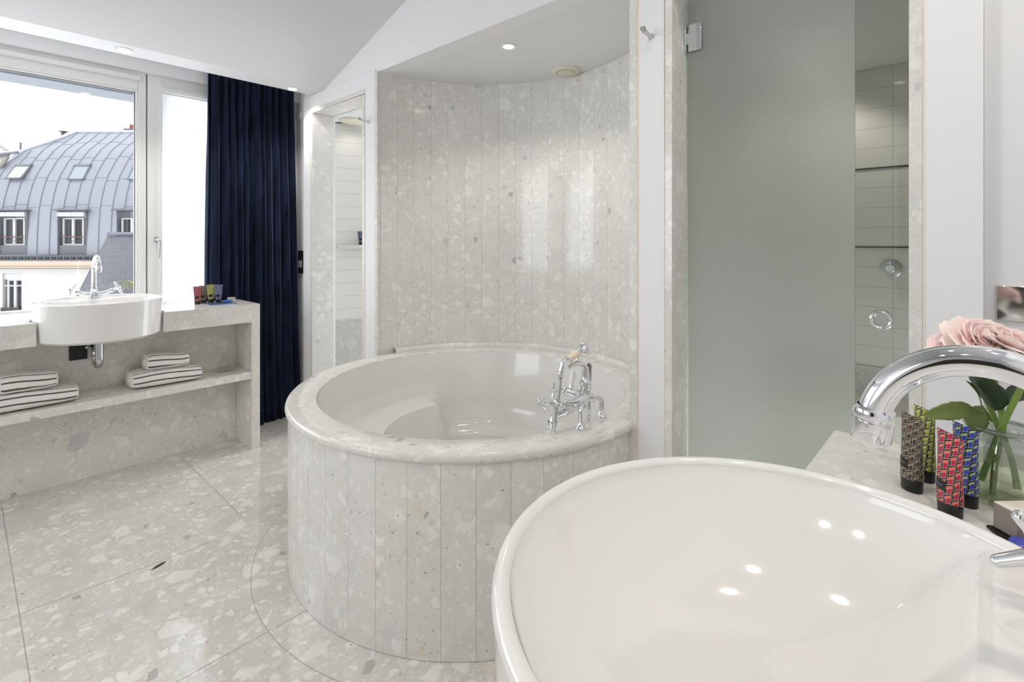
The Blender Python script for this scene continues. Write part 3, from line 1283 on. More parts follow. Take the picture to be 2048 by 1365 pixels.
def cross(c, axis, parent, L=0.026, name='cross_handle'):
    axis = Vector(axis).normalized()
    M = align(axis, c)
    a = MB()
    a.lathe([(0.0, .016), (0.004, .0155), (0.007, .010), (0.010, .006), (0.0115, 0), (0.010, -.006), (0.007, -.012), (0.007, -.026)], (0, 0, 0), 20, M=M)
    for k in range(4):
        an = PI / 4 + k * PI / 2
        d = Vector((math.cos(an), math.sin(an), 0))
        p = [M @ (d * 0.006), M @ (d * (L * .6)), M @ (d * L)]
        a.tube(p, [0.0036, 0.0044, 0.0054], 12)
    return obj(name, a, M_CHR, parent)


cross(Vector((1.335, 1.085, 0.746)), (-0.95, 0.30, 0.05), bm_)
a = MB()
a.cyl((1.43, 1.06, 0.728), (1.350, 1.081, 0.7455), 0.011, 0.0072)
a.cyl((1.492, 1.080, 0.752), (1.4985, 1.085, 0.776), 0.0095, 0.0085)
a.lathe([(0, -.018), (0.013, -.012), (0.016, 0), (0.013, .012), (0, .018)], (0, 0, 0), 20, M=align((-0.95, .3, .05), (1.395, 1.068, 0.736)))
a.lathe([(0, -.016), (0.012, -.010), (0.015, 0), (0.012, .010), (0, .016)], (0, 0, 0), 20, M=align((-0.55, .83, .1), (1.478, 1.092, 0.757)))
a.cyl((1.478, 1.092, 0.757), (1.463, 1.113, 0.759), 0.0085)
obj('valve', a, M_CHR, bm_)
cross(Vector((1.452, 1.128, 0.760)), (-0.55, 0.83, 0.1), bm_)
a = MB()
a.cyl((1.498, 1.085, 0.772), (1.507, 1.082, 0.815), 0.0075, 0.010)
a.ball((1.508, 1.082, 0.816), 0.010)
obj('diverter_lever', a, pbr('white_porcelain', '#f0eee8', 0.2, coat=.3), bm_)
hs0, hs1 = Vector((1.435, 1.055, 0.884)), Vector((1.487, 1.05, 0.898))
a = MB()
a.cyl(hs0, hs1, 0.0105, 0.0125)
hsn = obj('hand_shower', a, M_CREAM, bm_)
a = MB()
dd = (hs1 - hs0).normalized()
a.cyl(hs1 - dd * .001, hs1 + dd * .012, 0.014, 0.012)
hd = hs1 + dd * .035
a.tube([hs1 + dd * .008, hd], [0.010, 0.012], 14)
Mh = align((0.35, 0.25, 0.35), hd)
a.lathe([(0, .022), (0.008, .0215), (0.017, .016), (0.023, .004), (0.025, -.008), (0.024, -.013), (0, -.013)], (0, 0, 0), 28, M=align((0.35, -0.1, 0.93), hd + Vector((.002, 0, .002))))
obj('shower_head', a, M_CHR, hsn)
a = MB()
a.lathe([(0.0245, -.0125), (0.026, -.0135), (0.0245, -.0155), (0, -.0155)], (0, 0, 0), 28, M=align((0.35, -0.1, 0.93), hd + Vector((.002, 0, .002))))
obj('spray_face', a, M_CREAM, hsn)
a = MB()
a.tube(smooth_path([hs0 + dd * .001, hs0 - dd * .016 + Vector((0, 0, .001)), hs0 - dd * .024 + Vector((0, 0, -.012)), (1.404, 1.06, 0.845)], 6), [0.0125, 0.0115, 0.0105, 0.008], 14)
a.lathe([(0.010, .004), (0.0115, 0), (0.0115, -.008), (0.009, -.012)], (1.403, 1.06, 0.842), 20)
obj('hose_elbow', a, M_CHR, bm_)


def hose(pts, name):
    p = smooth_path(pts, 26)
    # rings of the metal hose
    rs = [0.0062 + 0.0012 * (1 if i % 2 else -1) for i in range(len(p))]
    a = MB()
    a.tube(p, rs, 12)
    return obj(name, a, M_BCHR, bm_)


hose([(1.402, 1.06, 0.835), (1.398, 1.062, 0.78), (1.386, 1.066, 0.72), (1.378, 1.07, 0.66), (1.377, 1.075, 0.56), (1.40, 1.085, 0.45)], 'shower_hose')
hose([(1.545, 1.045, 0.838), (1.556, 1.047, 0.846), (1.568, 1.05, 0.835), (1.572, 1.053, 0.79), (1.571, 1.056, 0.72), (1.566, 1.058, 0.63), (1.545, 1.08, 0.50)], 'shower_hose')

# ================================================================== VANITIES, BASINS, TAPS
ZC = 0.901
LB = Vector((0.510, 3.421))     # far basin centre
RB = Vector((0.512, 0.126))     # near basin centre
RB_R = 0.272
YF1 = 3.325


def notch(cx_, cy_, r, yfront, side, n=40):
    """points of the circular bite a basin takes out of a worktop front"""
    dy = abs(cy_ - yfront)
    hx_ = math.sqrt(r * r - dy * dy)
    a0 = math.atan2(yfront - cy_, -hx_)
    a1 = math.atan2(yfront - cy_, hx_)
    if side > 0:        # front faces -y, bite goes round the +y side
        if a0 < 0:
            a0 += 2 * PI
        return [(cx_ + r * math.cos(a0 + (a1 - a0) * i / n), cy_ + r * math.sin(a0 + (a1 - a0) * i / n)) for i in range(n + 1)]
    if a1 > 0:
        a1 -= 2 * PI
    a0 -= 0
    while a1 < a0:
        a1 += 2 * PI
    return [(cx_ + r * math.cos(a0 + (a1 - a0) * i / n), cy_ + r * math.sin(a0 + (a1 - a0) * i / n)) for i in range(n + 1)]


XV = 1.281
v1 = thing('vanity_unit', 'long terrazzo vanity under the window with an open shelf', 'vanity unit', (0.2, 3.5, 0))
nl = notch(LB.x, LB.y, RB_R + .003, YF1, 1)
a = MB()
poly = [(-1.9, YF1)] + nl + [(XV, YF1), (XV, 3.69), (1.09, 3.69), (1.09, 3.843), (-1.9, 3.843)]
a.prism(poly, ZC - .03, ZC)
a.box((-1.9, YF1, 0.791), (nl[0][0], YF1 + .03, ZC - .03))
a.box((nl[-1][0], YF1, 0.791), (XV - .049, YF1 + .03, ZC - .03))
obj('worktop', a, MTW, v1)
a = MB()
a.box((XV - .049, YF1, 0.0005), (XV, 3.69, ZC - .03), slab=0.0)
obj('side_panel', a, MTW, v1)
a = MB()
a.box((-1.9, YF1, 0.439), (XV - .05, 3.589, 0.482), slab=1.9)
obj('shelf', a, MTW, v1, bevel=0.0015)
a = MB()
a.box((-1.9, 3.59, 0.0005), (XV - .05, 3.62, ZC - .031), slab=2.6)
obj('back_panel', a, MTW, v1)

YF2, XN = 0.2215, 1.2435
v2 = thing('vanity_unit', 'near terrazzo vanity carrying the large foreground basin', 'vanity unit', (0.4, -0.1, 0))
nr = notch(RB.x, RB.y, RB_R + .003, YF2, -1)
nr = nr if nr[0][0] > nr[-1][0] else nr[::-1]
a = MB()
# the bite goes round the -y side; walk it from right to left
dy = YF2 - RB.y
hx_ = math.sqrt((RB_R + .003) ** 2 - dy * dy)
aR0 = math.atan2(dy, hx_)
aL0 = math.atan2(dy, -hx_) - 2 * PI
nr = [(RB.x + (RB_R + .003) * math.cos(aR0 + (aL0 - aR0) * i / 48), RB.y + (RB_R + .003) * math.sin(aR0 + (aL0 - aR0) * i / 48)) for i in range(49)]
poly = [(XN, YF2)] + nr + [(-0.75, YF2), (-0.75, BY + .004), (XN, BY + .004)]
a.prism(poly, ZC - .03, ZC)
a.box((nr[0][0], YF2 - .03, 0.791), (XN - .049, YF2, ZC - .03))
a.box((-0.75, YF2 - .03, 0.791), (nr[-1][0], YF2, ZC - .03))
obj('worktop', a, MTW, v2)
a = MB()
a.box((XN - .049, BY + .004, 0.0005), (XN, YF2, ZC - .03))
obj('side_panel', a, MTW, v2)
a = MB()
a.box((-0.75, -0.04, 0.439), (XN - .05, YF2, 0.482), slab=.2)
obj('shelf', a, MTW, v2)
a = MB()
a.box((-0.75, -0.07, 0.0005), (XN - .05, -0.041, 0.79), slab=.6)
obj('back_panel', a, MTW, v2)

# basin, local: centre at its axis, +y towards the wall behind the taps
ZRM = 0.99


def make_basin(loc, label):
    t = thing('washbasin', label, 'washbasin', loc)
    x0, y0, _ = loc
    R = RB_R
    H = 0.20
    NA, = (120,)
    out = [(0.0, -H), (R * .80, -H), (R * .93, -H + .002), (R * .955, -H + .012)]
    for i in range(6):
        out.append((R * (0.957 + 0.041 * i / 5), -H + .012 + (H - .024) * i / 5))
    for i in range(7):
        t_ = PI * (0 + i / 6) * .5
        out.append((R - .008 + .008 * math.cos(t_), -.010 + .010 * math.sin(t_)))
    for i in range(1, 6):
        t_ = PI / 2 + PI / 2 * i / 5
        out.append((R - .010 + .007 * math.cos(t_), -.008 + .008 * math.sin(t_)))
    ri = R - .017
    inner = []
    NI = 36
    vs, fs = [], []

    def bowl(x, y):
        r = math.hypot(x, y)
        s_ = min(ri - r, (0.128 - y))
        led = -.009
        if s_ <= 0:
            return led
        u = min(1.0, s_ / .20)
        return led - 0.118 * (1 - (1 - u) ** 2.6) - .004 * sstep(0, .02, s_)
    for k in range(NA):
        a = 2 * PI * k / NA
        c, s = math.cos(a), math.sin(a)
        for (r, z) in out:
            vs.append((x0 + r * c, y0 + r * s, ZRM + z))
        for j in range(NI + 1):
            f = 1 - j / NI
            r = ri * f
            vs.append((x0 + r * c, y0 + r * s, ZRM + bowl(r * c, r * s)))
    m = len(out) + NI + 1
    for k in range(NA):
        k2 = (k + 1) % NA
        for j in range(m - 1):
            fs.append((k * m + j, k2 * m + j, k2 * m + j + 1, k * m + j + 1))
    b = MB()
    b.add(vs, fs, 0, True)
    obj('bowl', b, M_CER, t, sharp=70)
    d = MB()
    zb_ = ZRM + bowl(0, 0)
    d.lathe([(0.0, .004), (0.02, .004), (0.026, .001), (0.027, -.001)], (x0, y0, zb_ + .001), 28)
    obj('drain', d, M_CHR, t)
    return t


# make_basin builds it for the far vanity (tap ledge towards +y); the near one is turned round
bL = make_basin((LB.x, LB.y, ZRM - .2), 'round white washbasin set into the vanity under the window')
bR = copy_tree(bL)
bR.location = (RB.x, RB.y, ZRM - .2)
bR.rotation_euler = (0, 0, PI)
tag(bR, 'large round white washbasin in the foreground')


def make_tap(loc, label):
    """local +y is towards the bowl centre; built turned by pi at the far basin"""
    t = thing('basin_tap', label, 'tap', loc)
    L = Vector(loc)

    def P(x, y, z):
        return L + Vector((x, y, z))
    a = MB()
    a.lathe([(0, .0005), (0.030, .0005), (0.031, .004), (0.028, .012), (0.023, .020), (0.019, .028), (0.014, .034), (0.0, .036)], L, 32, sx=1.15)
    a.lathe([(0.0145, .03), (0.016, .034), (0.016, .046), (0.0125, .05)], L, 28)
    obj('base', a, M_CHR, t)
    for sx in (-1, 1):
        a = MB()
        hub = Vector((sx * .104, .021, .050))
        a.tube([P(sx * .012, .003, .016), P(*(hub * .52)), P(*(hub * .70))], [0.011, 0.0105, 0.0100], 18)
        a.tube([P(*(hub * .68)), P(*(hub * .76))], 0.0125, 18)
        arm = obj('arm', a, M_CHR, t)
        c = P(*hub)
        ax = hub.normalized()
        s1 = Vector((sx * .010, .037, -.020))
        s1 = (s1 - ax * s1.dot(ax)).normalized()
        s2 = ax.cross(s1)
        h_ = MB()
        h_.lathe([(0.0, .013), (0.005, .0125), (0.008, .008), (0.0125, .004), (0.0135, 0), (0.012, -.005), (0.008, -.010), (0.008, -.026)], (0, 0, 0), 24, M=align(ax, c))
        for k in range(4):
            dd_ = (s1, s2, -s1, -s2)[k]
            h_.tube([c + dd_ * .008, c + dd_ * .026, c + dd_ * .043], [0.0078, 0.0068, 0.0056], 14)
            h_.ball(c + dd_ * .0432, 0.0057, seg=12, rings=8)
        obj('cross_handle', h_, M_CHR, t)
    a = MB()
    rr = 0.0685
    zt = 0.157
    pts = [P(0, 0, .04), P(0, 0, .09), P(0, 0, zt - .01)]
    for i in range(0, 73):
        an = PI - PI * (172 / 180) * i / 72
        pts.append(P(0, rr + rr * math.cos(an), zt + rr * math.sin(an)))
    a.tube(pts, 0.0120, 48)
    sp_ = obj('spout', a, M_CHR, t)
    a = MB()
    tl_ = math.radians(8)
    e = P(0, rr + rr * math.cos(tl_), zt + rr * math.sin(tl_))
    Me = Matrix.Translation(e) @ Matrix.Rotation(tl_ * .8, 4, 'X')
    a.lathe([(0.0122, .010), (0.0150, .008), (0.0158, .004), (0.0150, .0005), (0.0143, 0), (0.0143, -.0015), (0.0153, -.002), (0.0150, -.018), (0.0140, -.020), (0.0112, -.020), (0.0105, -.014), (0, -.014)], (0, 0, 0), 40, M=Me)
    obj('aerator', a, M_CHR, sp_)
    return t


tR = make_tap((RB.x + .018, RB.y - .196, ZRM - .0085), 'chrome swan neck tap on the foreground basin')
tL = dup(tR, (LB.x, LB.y + .196, ZRM - .0085), PI, 'chrome swan neck tap with cross handles on the far basin')

# drain trap under the far basin
dt = thing('drain_trap', 'chrome drain pipe hanging under the far washbasin', 'pipe', (LB.x - .01, LB.y, 0.64))
a = MB()
xx, yy = 0.502, LB.y
a.tube(smooth_path([(xx, yy, 0.788), (xx, yy, 0.70), (xx, yy, 0.665), (xx, yy + .022, 0.638), (xx, yy + .06, 0.635), (xx, yy + .085, 0.66), (xx, yy + .09, 0.70), (xx, yy + .13, 0.72), (xx, yy + .168, 0.72)], 6), 0.019, 18)
a.lathe([(0.028, 0), (0.028, -.012), (0.02, -.018)], (xx, yy, 0.789), 24)
obj('pipe', a, pbr('pipe_chrome', (0.6, 0.6, 0.62, 1), 0.15, metal=1.0), dt)
a = MB()
a.box((0.40, 3.575, 0.655), (0.475, 3.589, 0.80))
obj('access_panel', a, M_BLK, dt)
a = MB()
a.cyl((0.47, 3.55, 0.72), (0.47, 3.575, 0.72), 0.008)
obj('valve_tip', a, M_BCHR, dt)


# ================================================================== TOWELS
def towel(name, x0, x1, yf, z0, dep, ht, label, ph=0.0, skew=0.0):
    """a folded striped towel lying along x; the UV runs round its section in metres"""
    t = MB()
    n, nx = 40, 14
    sec = []
    for i in range(n):
        an = 2 * PI * i / n
        c, s = math.cos(an), math.sin(an)
        e = 0.62
        sec.append((math.copysign(abs(c) ** e, c) * dep / 2, math.copysign(abs(s) ** e, s) * ht / 2))
    per = [0]
    for i in range(n):
        a, b = sec[i], sec[(i + 1) % n]
        per.append(per[-1] + math.hypot(a[0] - b[0], a[1] - b[1]))
    vs, us, fs = [], [], []
    for j in range(nx + 1):
        f = j / nx
        x = x0 + (x1 - x0) * f
        k = 1 - 0.10 * (abs(2 * f - 1) ** 8)
        sag = 0.006 * math.sin(f * PI * 1.3 + ph)
        for i in range(n + 1):
            yv, zv = sec[i % n]
            wob = 0.0018 * mnoise.noise(Vector((x * 30, yv * 40 + ph, zv * 40)))
            vs.append((x, yf + dep / 2 + yv * k + skew * (f - .5) + wob, z0 + ht / 2 + zv * k + (sag if zv > -ht * .2 else 0) + wob * .5))
            us.append((1.0, per[i] + ph * .003 + .006))
    for j in range(nx):
        for i in range(n):
            q = j * (n + 1) + i
            fs.append((q, q + n + 1, q + n + 2, q + 1))
    t.add(vs, fs, 0, True, us)
    # the two ends: folded layers, no stripes
    for j, xs in ((0, -1), (nx, 1)):
        ring = vs[j * (n + 1): j * (n + 1) + n]
        c = Vector((sum(p[0] for p in ring) / n + xs * .010, sum(p[1] for p in ring) / n, sum(p[2] for p in ring) / n))
        ev_, ef = [], []
        rings = 5
        for r in range(rings):
            f = 1 - r / rings
            for p in ring:
                q = c + (Vector(p) - c) * f
                q.x += xs * (0.006 * math.sin(r * 2.2) if r else 0)
                ev_.append(q)
        ev_.append(c)
        for r in range(rings - 1):
            for i in range(n):
                i2 = (i + 1) % n
                ef.append((r * n + i, r * n + i2, (r + 1) * n + i2, (r + 1) * n + i))
        for i in range(n):
            ef.append(((rings - 1) * n + i, (rings - 1) * n + (i + 1) % n, rings * n))
        t.add(ev_, ef, 0, True, [(0.0, 0.0)] * len(ev_))
    o = obj('towel', t, M_TERRY, weld=True, sharp=70)
    return tag(o, label, 'towel', 'striped towels on the far vanity shelf')


ZS = 0.482
towel('t', 0.642, 0.965, 3.352, ZS + .001, 0.20, 0.085, 'large white towel with grey stripes, right stack, lower one', 0.0, -0.02)
towel('t', 0.712, 0.905, 3.375, ZS + .0875, 0.15, 0.083, 'small white towel with grey stripes, right stack, upper one', 1.2, -0.015)
towel('t', 0.075, 0.408, 3.352, ZS + .001, 0.20, 0.083, 'large white towel with grey stripes, left stack, lower one', 0.5, 0.0)
towel('t', 0.135, 0.330, 3.365, ZS + .0855, 0.15, 0.083, 'small white towel with grey stripes, left stack, upper one', 0.9, 0.0)

# upturned drinking glass on a dish, end of the shelf
gp = at(447, 735, z=ZS)
gx, gy = 1.125, 3.49
cd = thing('glass_dish', 'small clear glass dish on the far vanity shelf', 'dish', (gx, gy, ZS))
a = MB()
a.lathe([(0, .001), (0.055, .001), (0.066, .007), (0.068, .008), (0.066, .010), (0.055, .004), (0, .004)], (gx, gy, ZS), 36)
obj('dish', a, M_TUMB, cd)
gg = thing('drinking_glass', 'clear stemmed glass standing upside down on the shelf dish', 'glass', (gx, gy, ZS + .005))
a = MB()
a.lathe([(0.030, 0), (0.033, .02), (0.033, .045), (0.024, .062), (0.008, .07)], (gx, gy, ZS + .0055), 30)
obj('glass_bowl', a, M_TUMB, gg)
a = MB()
a.lathe([(0.008, .068), (0.005, .075), (0.006, .082), (0.018, .088), (0.027, .094), (0.027, .098), (0, .096)], (gx, gy, ZS + .0055), 30)
obj('glass_foot', a, M_TUMB, gg)

# ================================================================== CURTAIN
ct = MB()
NX, NZ = 260, 36
vs, fs = [], []
x0, x1 = 1.118, 1.690
ztop, zbot = 2.425, 0.004
nf = 11.5
for j in range(NZ + 1):
    f = j / NZ          # 0 top .. 1 bottom
    z = ztop + (zbot - ztop) * f
    for i in range(NX + 1):
        u = i / NX
        xb = x0 + (x1 - x0) * u
        flare = 0.045 * f * f
        x = xb + flare * (u ** 1.5) - .012 * f * (1 - u)
        ph = 2 * PI * nf * (u + 0.018 * math.sin(u * 17 + 1) + 0.012 * math.sin(u * 31 + f * 1.4))
        am = 0.017 + 0.016 * sstep(0.0, 0.5, f) + 0.007 * math.sin(u * 23 + 2)
        y = 3.762 - am * math.cos(ph) + 0.006 * math.sin(ph * 2 + f * 2 + u * 9) * sstep(.05, .5, f)
        y += 0.008 * math.sin(f * 4 + u * 12) * f + 0.007 * math.sin(ph * 1.73 + 1.1 + f * 1.1) * sstep(.05, .35, f) + 0.004 * math.sin(ph * 3.1 + f * 2.3)
        x += 0.010 * math.sin(ph + 0.9) * sstep(.02, .3, f)
        if f > 0.95:
            q = (f - .95) / .05
            y -= 0.010 * q * (1 + math.sin(u * 40))
        vs.append((min(x, 1.742), min(max(y, 3.70), 3.812), z))
for j in range(NZ):
    for i in range(NX):
        q = j * (NX + 1) + i
        fs.append((q, q + 1, q + NX + 2, q + NX + 1))
ct.add(vs, fs, 0, True)
cto = tag(obj('curtain', ct, M_VEL, solid=0.004, sharp=180), 'floor length navy velvet curtain drawn beside the window', 'curtain')
rl = MB()
rl.box((-1.9, 3.745, 2.426), (1.70, 3.775, 2.4395))
struct('trim_11', rl, M_FRAME)

# ================================================================== TOILETRIES
PAT = {
    'red': cube_pattern('red_boxes', '#b8123f', '#ef5a35', line='#f3c9c2'),
    'brown': cube_pattern('brown_boxes', '#4a2419', '#6d683c', line='#d8d2bd'),
    'green': cube_pattern('lime_boxes', '#a3a83a', '#c3c64f', line='#e6e6b4'),
    'blue': cube_pattern('blue_boxes', '#3145c4', '#a9d07c', line='#c9d8ea'),
    'redfar': cube_pattern('red_boxes_far', '#a01c3c', '#d76a70', line='#d9a0a5'),
    'navy': cube_pattern('navy_boxes', '#232f66', '#7d86b0', line='#b9bfd8', rows=9),
}


def make_tube_mesh(loc, rz, kind, label, cat='tube', H=0.118, rw=0.0185, group=None, text=True):
    t = thing('toiletry_tube', label, cat, loc, rz, group)
    Mx = Matrix.Translation(loc) @ Matrix.Rotation(rz, 4, 'Z')
    hc = 0.020

    def ring(z):
        f = max(0.0, (z - hc) / (H - hc))
        e = sstep(0, 1, f ** 0.9)
        a = rw * (0.98 + 0.42 * f)
        b = rw * 0.72 * (1 - f ** 1.25) + 0.0008
        return a, b
    NA, NZ_ = 40, 20
    vs, us, fs = [], [], []
    for j in range(NZ_ + 1):
        z = hc + (H - hc) * j / NZ_
        a, b = ring(z)
        for i in range(NA + 1):
            an = 2 * PI * i / NA - PI
            vs.append(Mx @ Vector((a * math.cos(an + PI / 2 + PI), b * math.sin(an + PI / 2 + PI), z)))
            us.append((i / NA, j / NZ_))
    for j in range(NZ_):
        for i in range(NA):
            q = j * (NA + 1) + i
            fs.append((q, q + 1, q + NA + 2, q + NA + 1))
    m = MB()
    m.add(vs, fs, 0, True, us)
    obj('tube_body', m, PAT[kind], t, sharp=80)
    m = MB()
    a, b = ring(hc)
    m.lathe([(0, 0.0005), (a * .93, 0.0005), (a * .96, .002), (a * 0.985, hc - .0005), (a * .9, hc), (0, hc)], (0, 0, 0), 40, M=Mx, sy=0.74)
    obj('cap', m, M_BLK, t)
    m = MB()
    z0, z1 = 0.036, 0.050
    vs, fs = [], []
    for zz in (z0, z1):
        a, b = ring(zz)
        for i in range(11):
            an = -PI / 2 - 0.85 + 1.25 * i / 10
            vs.append(Mx @ Vector(((a + .0005) * math.cos(an), (b + .0005) * math.sin(an), zz)))
    for i in range(10):
        fs.append((i, i + 1, i + 12, i + 11))
    m.add(vs, fs, 0, True)
    lab = obj('label_panel', m, M_BLK, t)
    if text:
        m = MB()
        a, b = ring(0.043)
        for i in range(10):
            an0 = -PI / 2 - 0.66 + 0.85 * i / 10
            for zz, hh, ww in ((0.0424, 0.0016, 0.05),):
                q = []
                for an, z_ in ((an0, zz), (an0 + ww, zz), (an0 + ww, zz + hh), (an0, zz + hh)):
                    q.append(Mx @ Vector(((a + .0010) * math.cos(an), (b + .0010) * math.sin(an), z_)))
                m.quad(q)
        obj('lettering', m, pbr('label_ink_' + kind, '#9a969c', 0.5), lab)
    return t


# near set: front faces look towards the camera
a_dir = math.atan2(-0.75, -0.66)
TR = math.radians(28) + PI


def face_rot(nx_, ny_):
    """rotation that turns the tube's printed front (local -y) to the direction (nx, ny)"""
    return math.atan2(ny_, nx_) + PI / 2


fr_ = face_rot(-0.60, 0.80)
make_tube_mesh((1.032, 0.078, ZC), fr_, 'brown', 'brown boxes patterned tube with black cap on the near vanity')
make_tube_mesh((1.090, 0.066, ZC), fr_, 'green', 'lime green patterned tube behind the brown one on the near vanity')
make_tube_mesh((0.975, 0.030, ZC), fr_, 'red', 'red and orange patterned tube with black cap on the near vanity')
make_tube_mesh((1.030, 0.014, ZC), fr_, 'blue', 'bright blue patterned tube behind the red one on the near vanity')

# far set, in a row on the vanity under the window
ffr = face_rot(-0.25, -0.97)
G2 = 'tubes on the far vanity'
for (px_, kind, lab) in ((395, 'redfar', 'small red patterned tube, leftmost of the row below the blind'),
                         (407, 'brown', 'small brown patterned tube between the red and lime ones below the blind'),
                         (422, 'green', 'small lime patterned tube between the brown and blue ones below the blind'),
                         (437, 'navy', 'small dark blue patterned tube at the right end of the row below the blind')):
    q = at(px_, 609 if kind == 'redfar' else 607, z=ZC)
    make_tube_mesh((q.x, q.y, ZC + (0.0062 if kind in ('green', 'navy') else 0.0)), ffr, kind, lab, H=0.112, rw=0.017, text=False)

ty = at(411, 612, z=ZC)
tz = at(474, 606, z=ZC)
tr_ = thing('vanity_tray', 'flat dark edged glass tray on the far vanity holding the tubes', 'tray', (1.11, 3.50, ZC))
a = MB()
a.prism([(1.035, 3.462), (1.185, 3.445), (1.20, 3.575), (1.05, 3.592)], ZC + .0008, ZC + .0055)
obj('tray_base', a, pbr('tray_glass', '#5d6f8f', 0.1), tr_, bevel=0.001)
a = MB()
a.box((1.165, 3.515, ZC + .0062), (1.205, 3.548, ZC + .034))
bxo = thing('soap_box', 'small silver soap carton on the far vanity tray', 'box', (1.185, 3.53, ZC + .006))
obj('carton', a, pbr('silver_card', '#b9b6ae', 0.25, metal=.5), bxo, bevel=.003)
a = MB()
a.ball((1.145, 3.49, ZC + .0152), 0.026, sz=0.34, sy=0.75)
tag(obj('soap', a, pbr('blue_soap', '#2f5fb8', 0.3), None), 'blue oval soap lying in front of the silver carton', 'soap')

# near carton and tray
nt_ = thing('vanity_tray', 'black edged tray under the grey carton on the near vanity', 'tray', (0.95, -0.09, ZC))
a = MB()
a.prism([(0.922, -0.03), (0.965, -0.008), (1.02, -0.10), (0.975, -0.13)], ZC + .0008, ZC + .004)
obj('tray_base', a, M_BLK, nt_, bevel=.001)
nb_ = thing('carton', 'small grey and white carton on the near vanity beside the vase', 'box', (0.97, -0.05, ZC + .005), 0)
c0 = at(1992, 1040, z=ZC + .005)
Mb = Matrix.Translation((0.941, -0.038, ZC + .0045)) @ Matrix.Rotation(math.radians(45), 4, 'Z')
a = MB()
a.box((0, -0.055, 0), (0.032, 0, 0.034), M=Mb)
obj('carton_body', a, [pbr('grey_card', '#8d857d', 0.5)], nb_, bevel=.001)
a = MB()
a.box((0.0004, -0.0546, 0.0341), (0.0316, -0.0004, 0.0350), M=Mb)
obj('lid', a, pbr('white_card', '#efe7dc', 0.5), nb_)
a = MB()
a.box((-0.0007, -0.022, 0.008), (-0.0001, -0.007, 0.022), M=Mb)
em = obj('emblem', a, pbr('emblem_white', '#ece4d8', 0.5), nb_, bevel=.0003)
a = MB()
a.box((-0.0010, -0.019, 0.014), (-0.0007, -0.010, 0.016), M=Mb)
obj('emblem_mark', a, M_GREY, em)
a = MB()
a.ball((0.924, -0.041, ZC + .0092), 0.012, sz=0.42, sx=1.3)
tag(obj('soap', a, pbr('violet_soap', '#4a4fb0', 0.3)), 'violet blue soap at the rim of the foreground basin under the carton', 'soap')

# a tube on the cloakroom shelf
q = Ms @ Vector((0.20, -0.055, 1.2655))
a_ = make_tube_mesh((q.x, q.y, q.z), math.atan2(dv.y, dv.x), 'navy', 'dark blue patterned tube on the shelf inside the left doorway', H=0.105, rw=0.020, text=False)

# ================================================================== VASE AND FLOWERS
VX, VY = 1.083, -0.026
vz = thing('glass_vase', 'round clear glass vase with water on the near vanity', 'vase', (VX, VY, ZC))
a = MB()
vp = [(0, 0.0006), (0.036, 0.0006), (0.042, .003), (0.046, .012), (0.0475, .03), (0.0465, .05), (0.043, .066), (0.037, .080), (0.029, .090), (0.0265, .096), (0.028, .102), (0.035, .108), (0.040, .1105), (0.0415, .113), (0.040, .1155), (0.034, .1135), (0.0265, .107), (0.0235, .097), (0.027, .0885)]
a.lathe(vp, (VX, VY, ZC), 56)
obj('vase_body', a, M_VASE, vz)
a = MB()
a.lathe([(0, .006), (0.038, .006), (0.0435, .014), (0.045, .03), (0.044, .05), (0.041, .064), (0.0405, .0655), (0, .0655)], (VX, VY, ZC), 48)
obj('water', a, M_WATER, vz)
a = MB()
a.lathe([(0.0405 + .0042 * math.cos(2 * PI * i / 10), 0.112 + .0034 * math.sin(2 * PI * i / 10)) for i in range(11)], (VX, VY, ZC), 56)
obj('vase_rim', a, glass_sheet('rim_glass', (0.78, 0.82, 0.78, 1), 2.8), vz)


def petal_mat(name, c0, c1):
    m, nt, b = new_mat(name)
    B = NB(nt)
    uv = B.n('ShaderNodeUVMap', uv_map='UVMap')
    sp = B.n('ShaderNodeSeparateXYZ')
    B.l(uv.outputs[0], sp.inputs[0])
    c = B.mix(sp.outputs[1], S(c0), S(c1))
    B.l(c, b.inputs['Base Color'])
    b.inputs['Roughness'].default_value = 0.6
    b.inputs['Subsurface Weight'].default_value = 0.0
    b.inputs['Sheen Weight'].default_value = 0.2
    return m


M_PET = petal_mat('pink_petal', '#f1cbcb', '#f7deda')
M_PEO = petal_mat('pale_petal', '#f2d3cf', '#f8e8e0')
M_EYE = pbr('flower_eye', '#d6cf86', 0.7)
M_STEM = pbr('stem_green', '#7d9a48', 0.45)
M_LEAF = pbr('leaf_dark', '#33452f', 0.4, bump=(60, .3))
M_LEAF2 = pbr('leaf_olive', '#65753a', 0.45, bump=(60, .3))


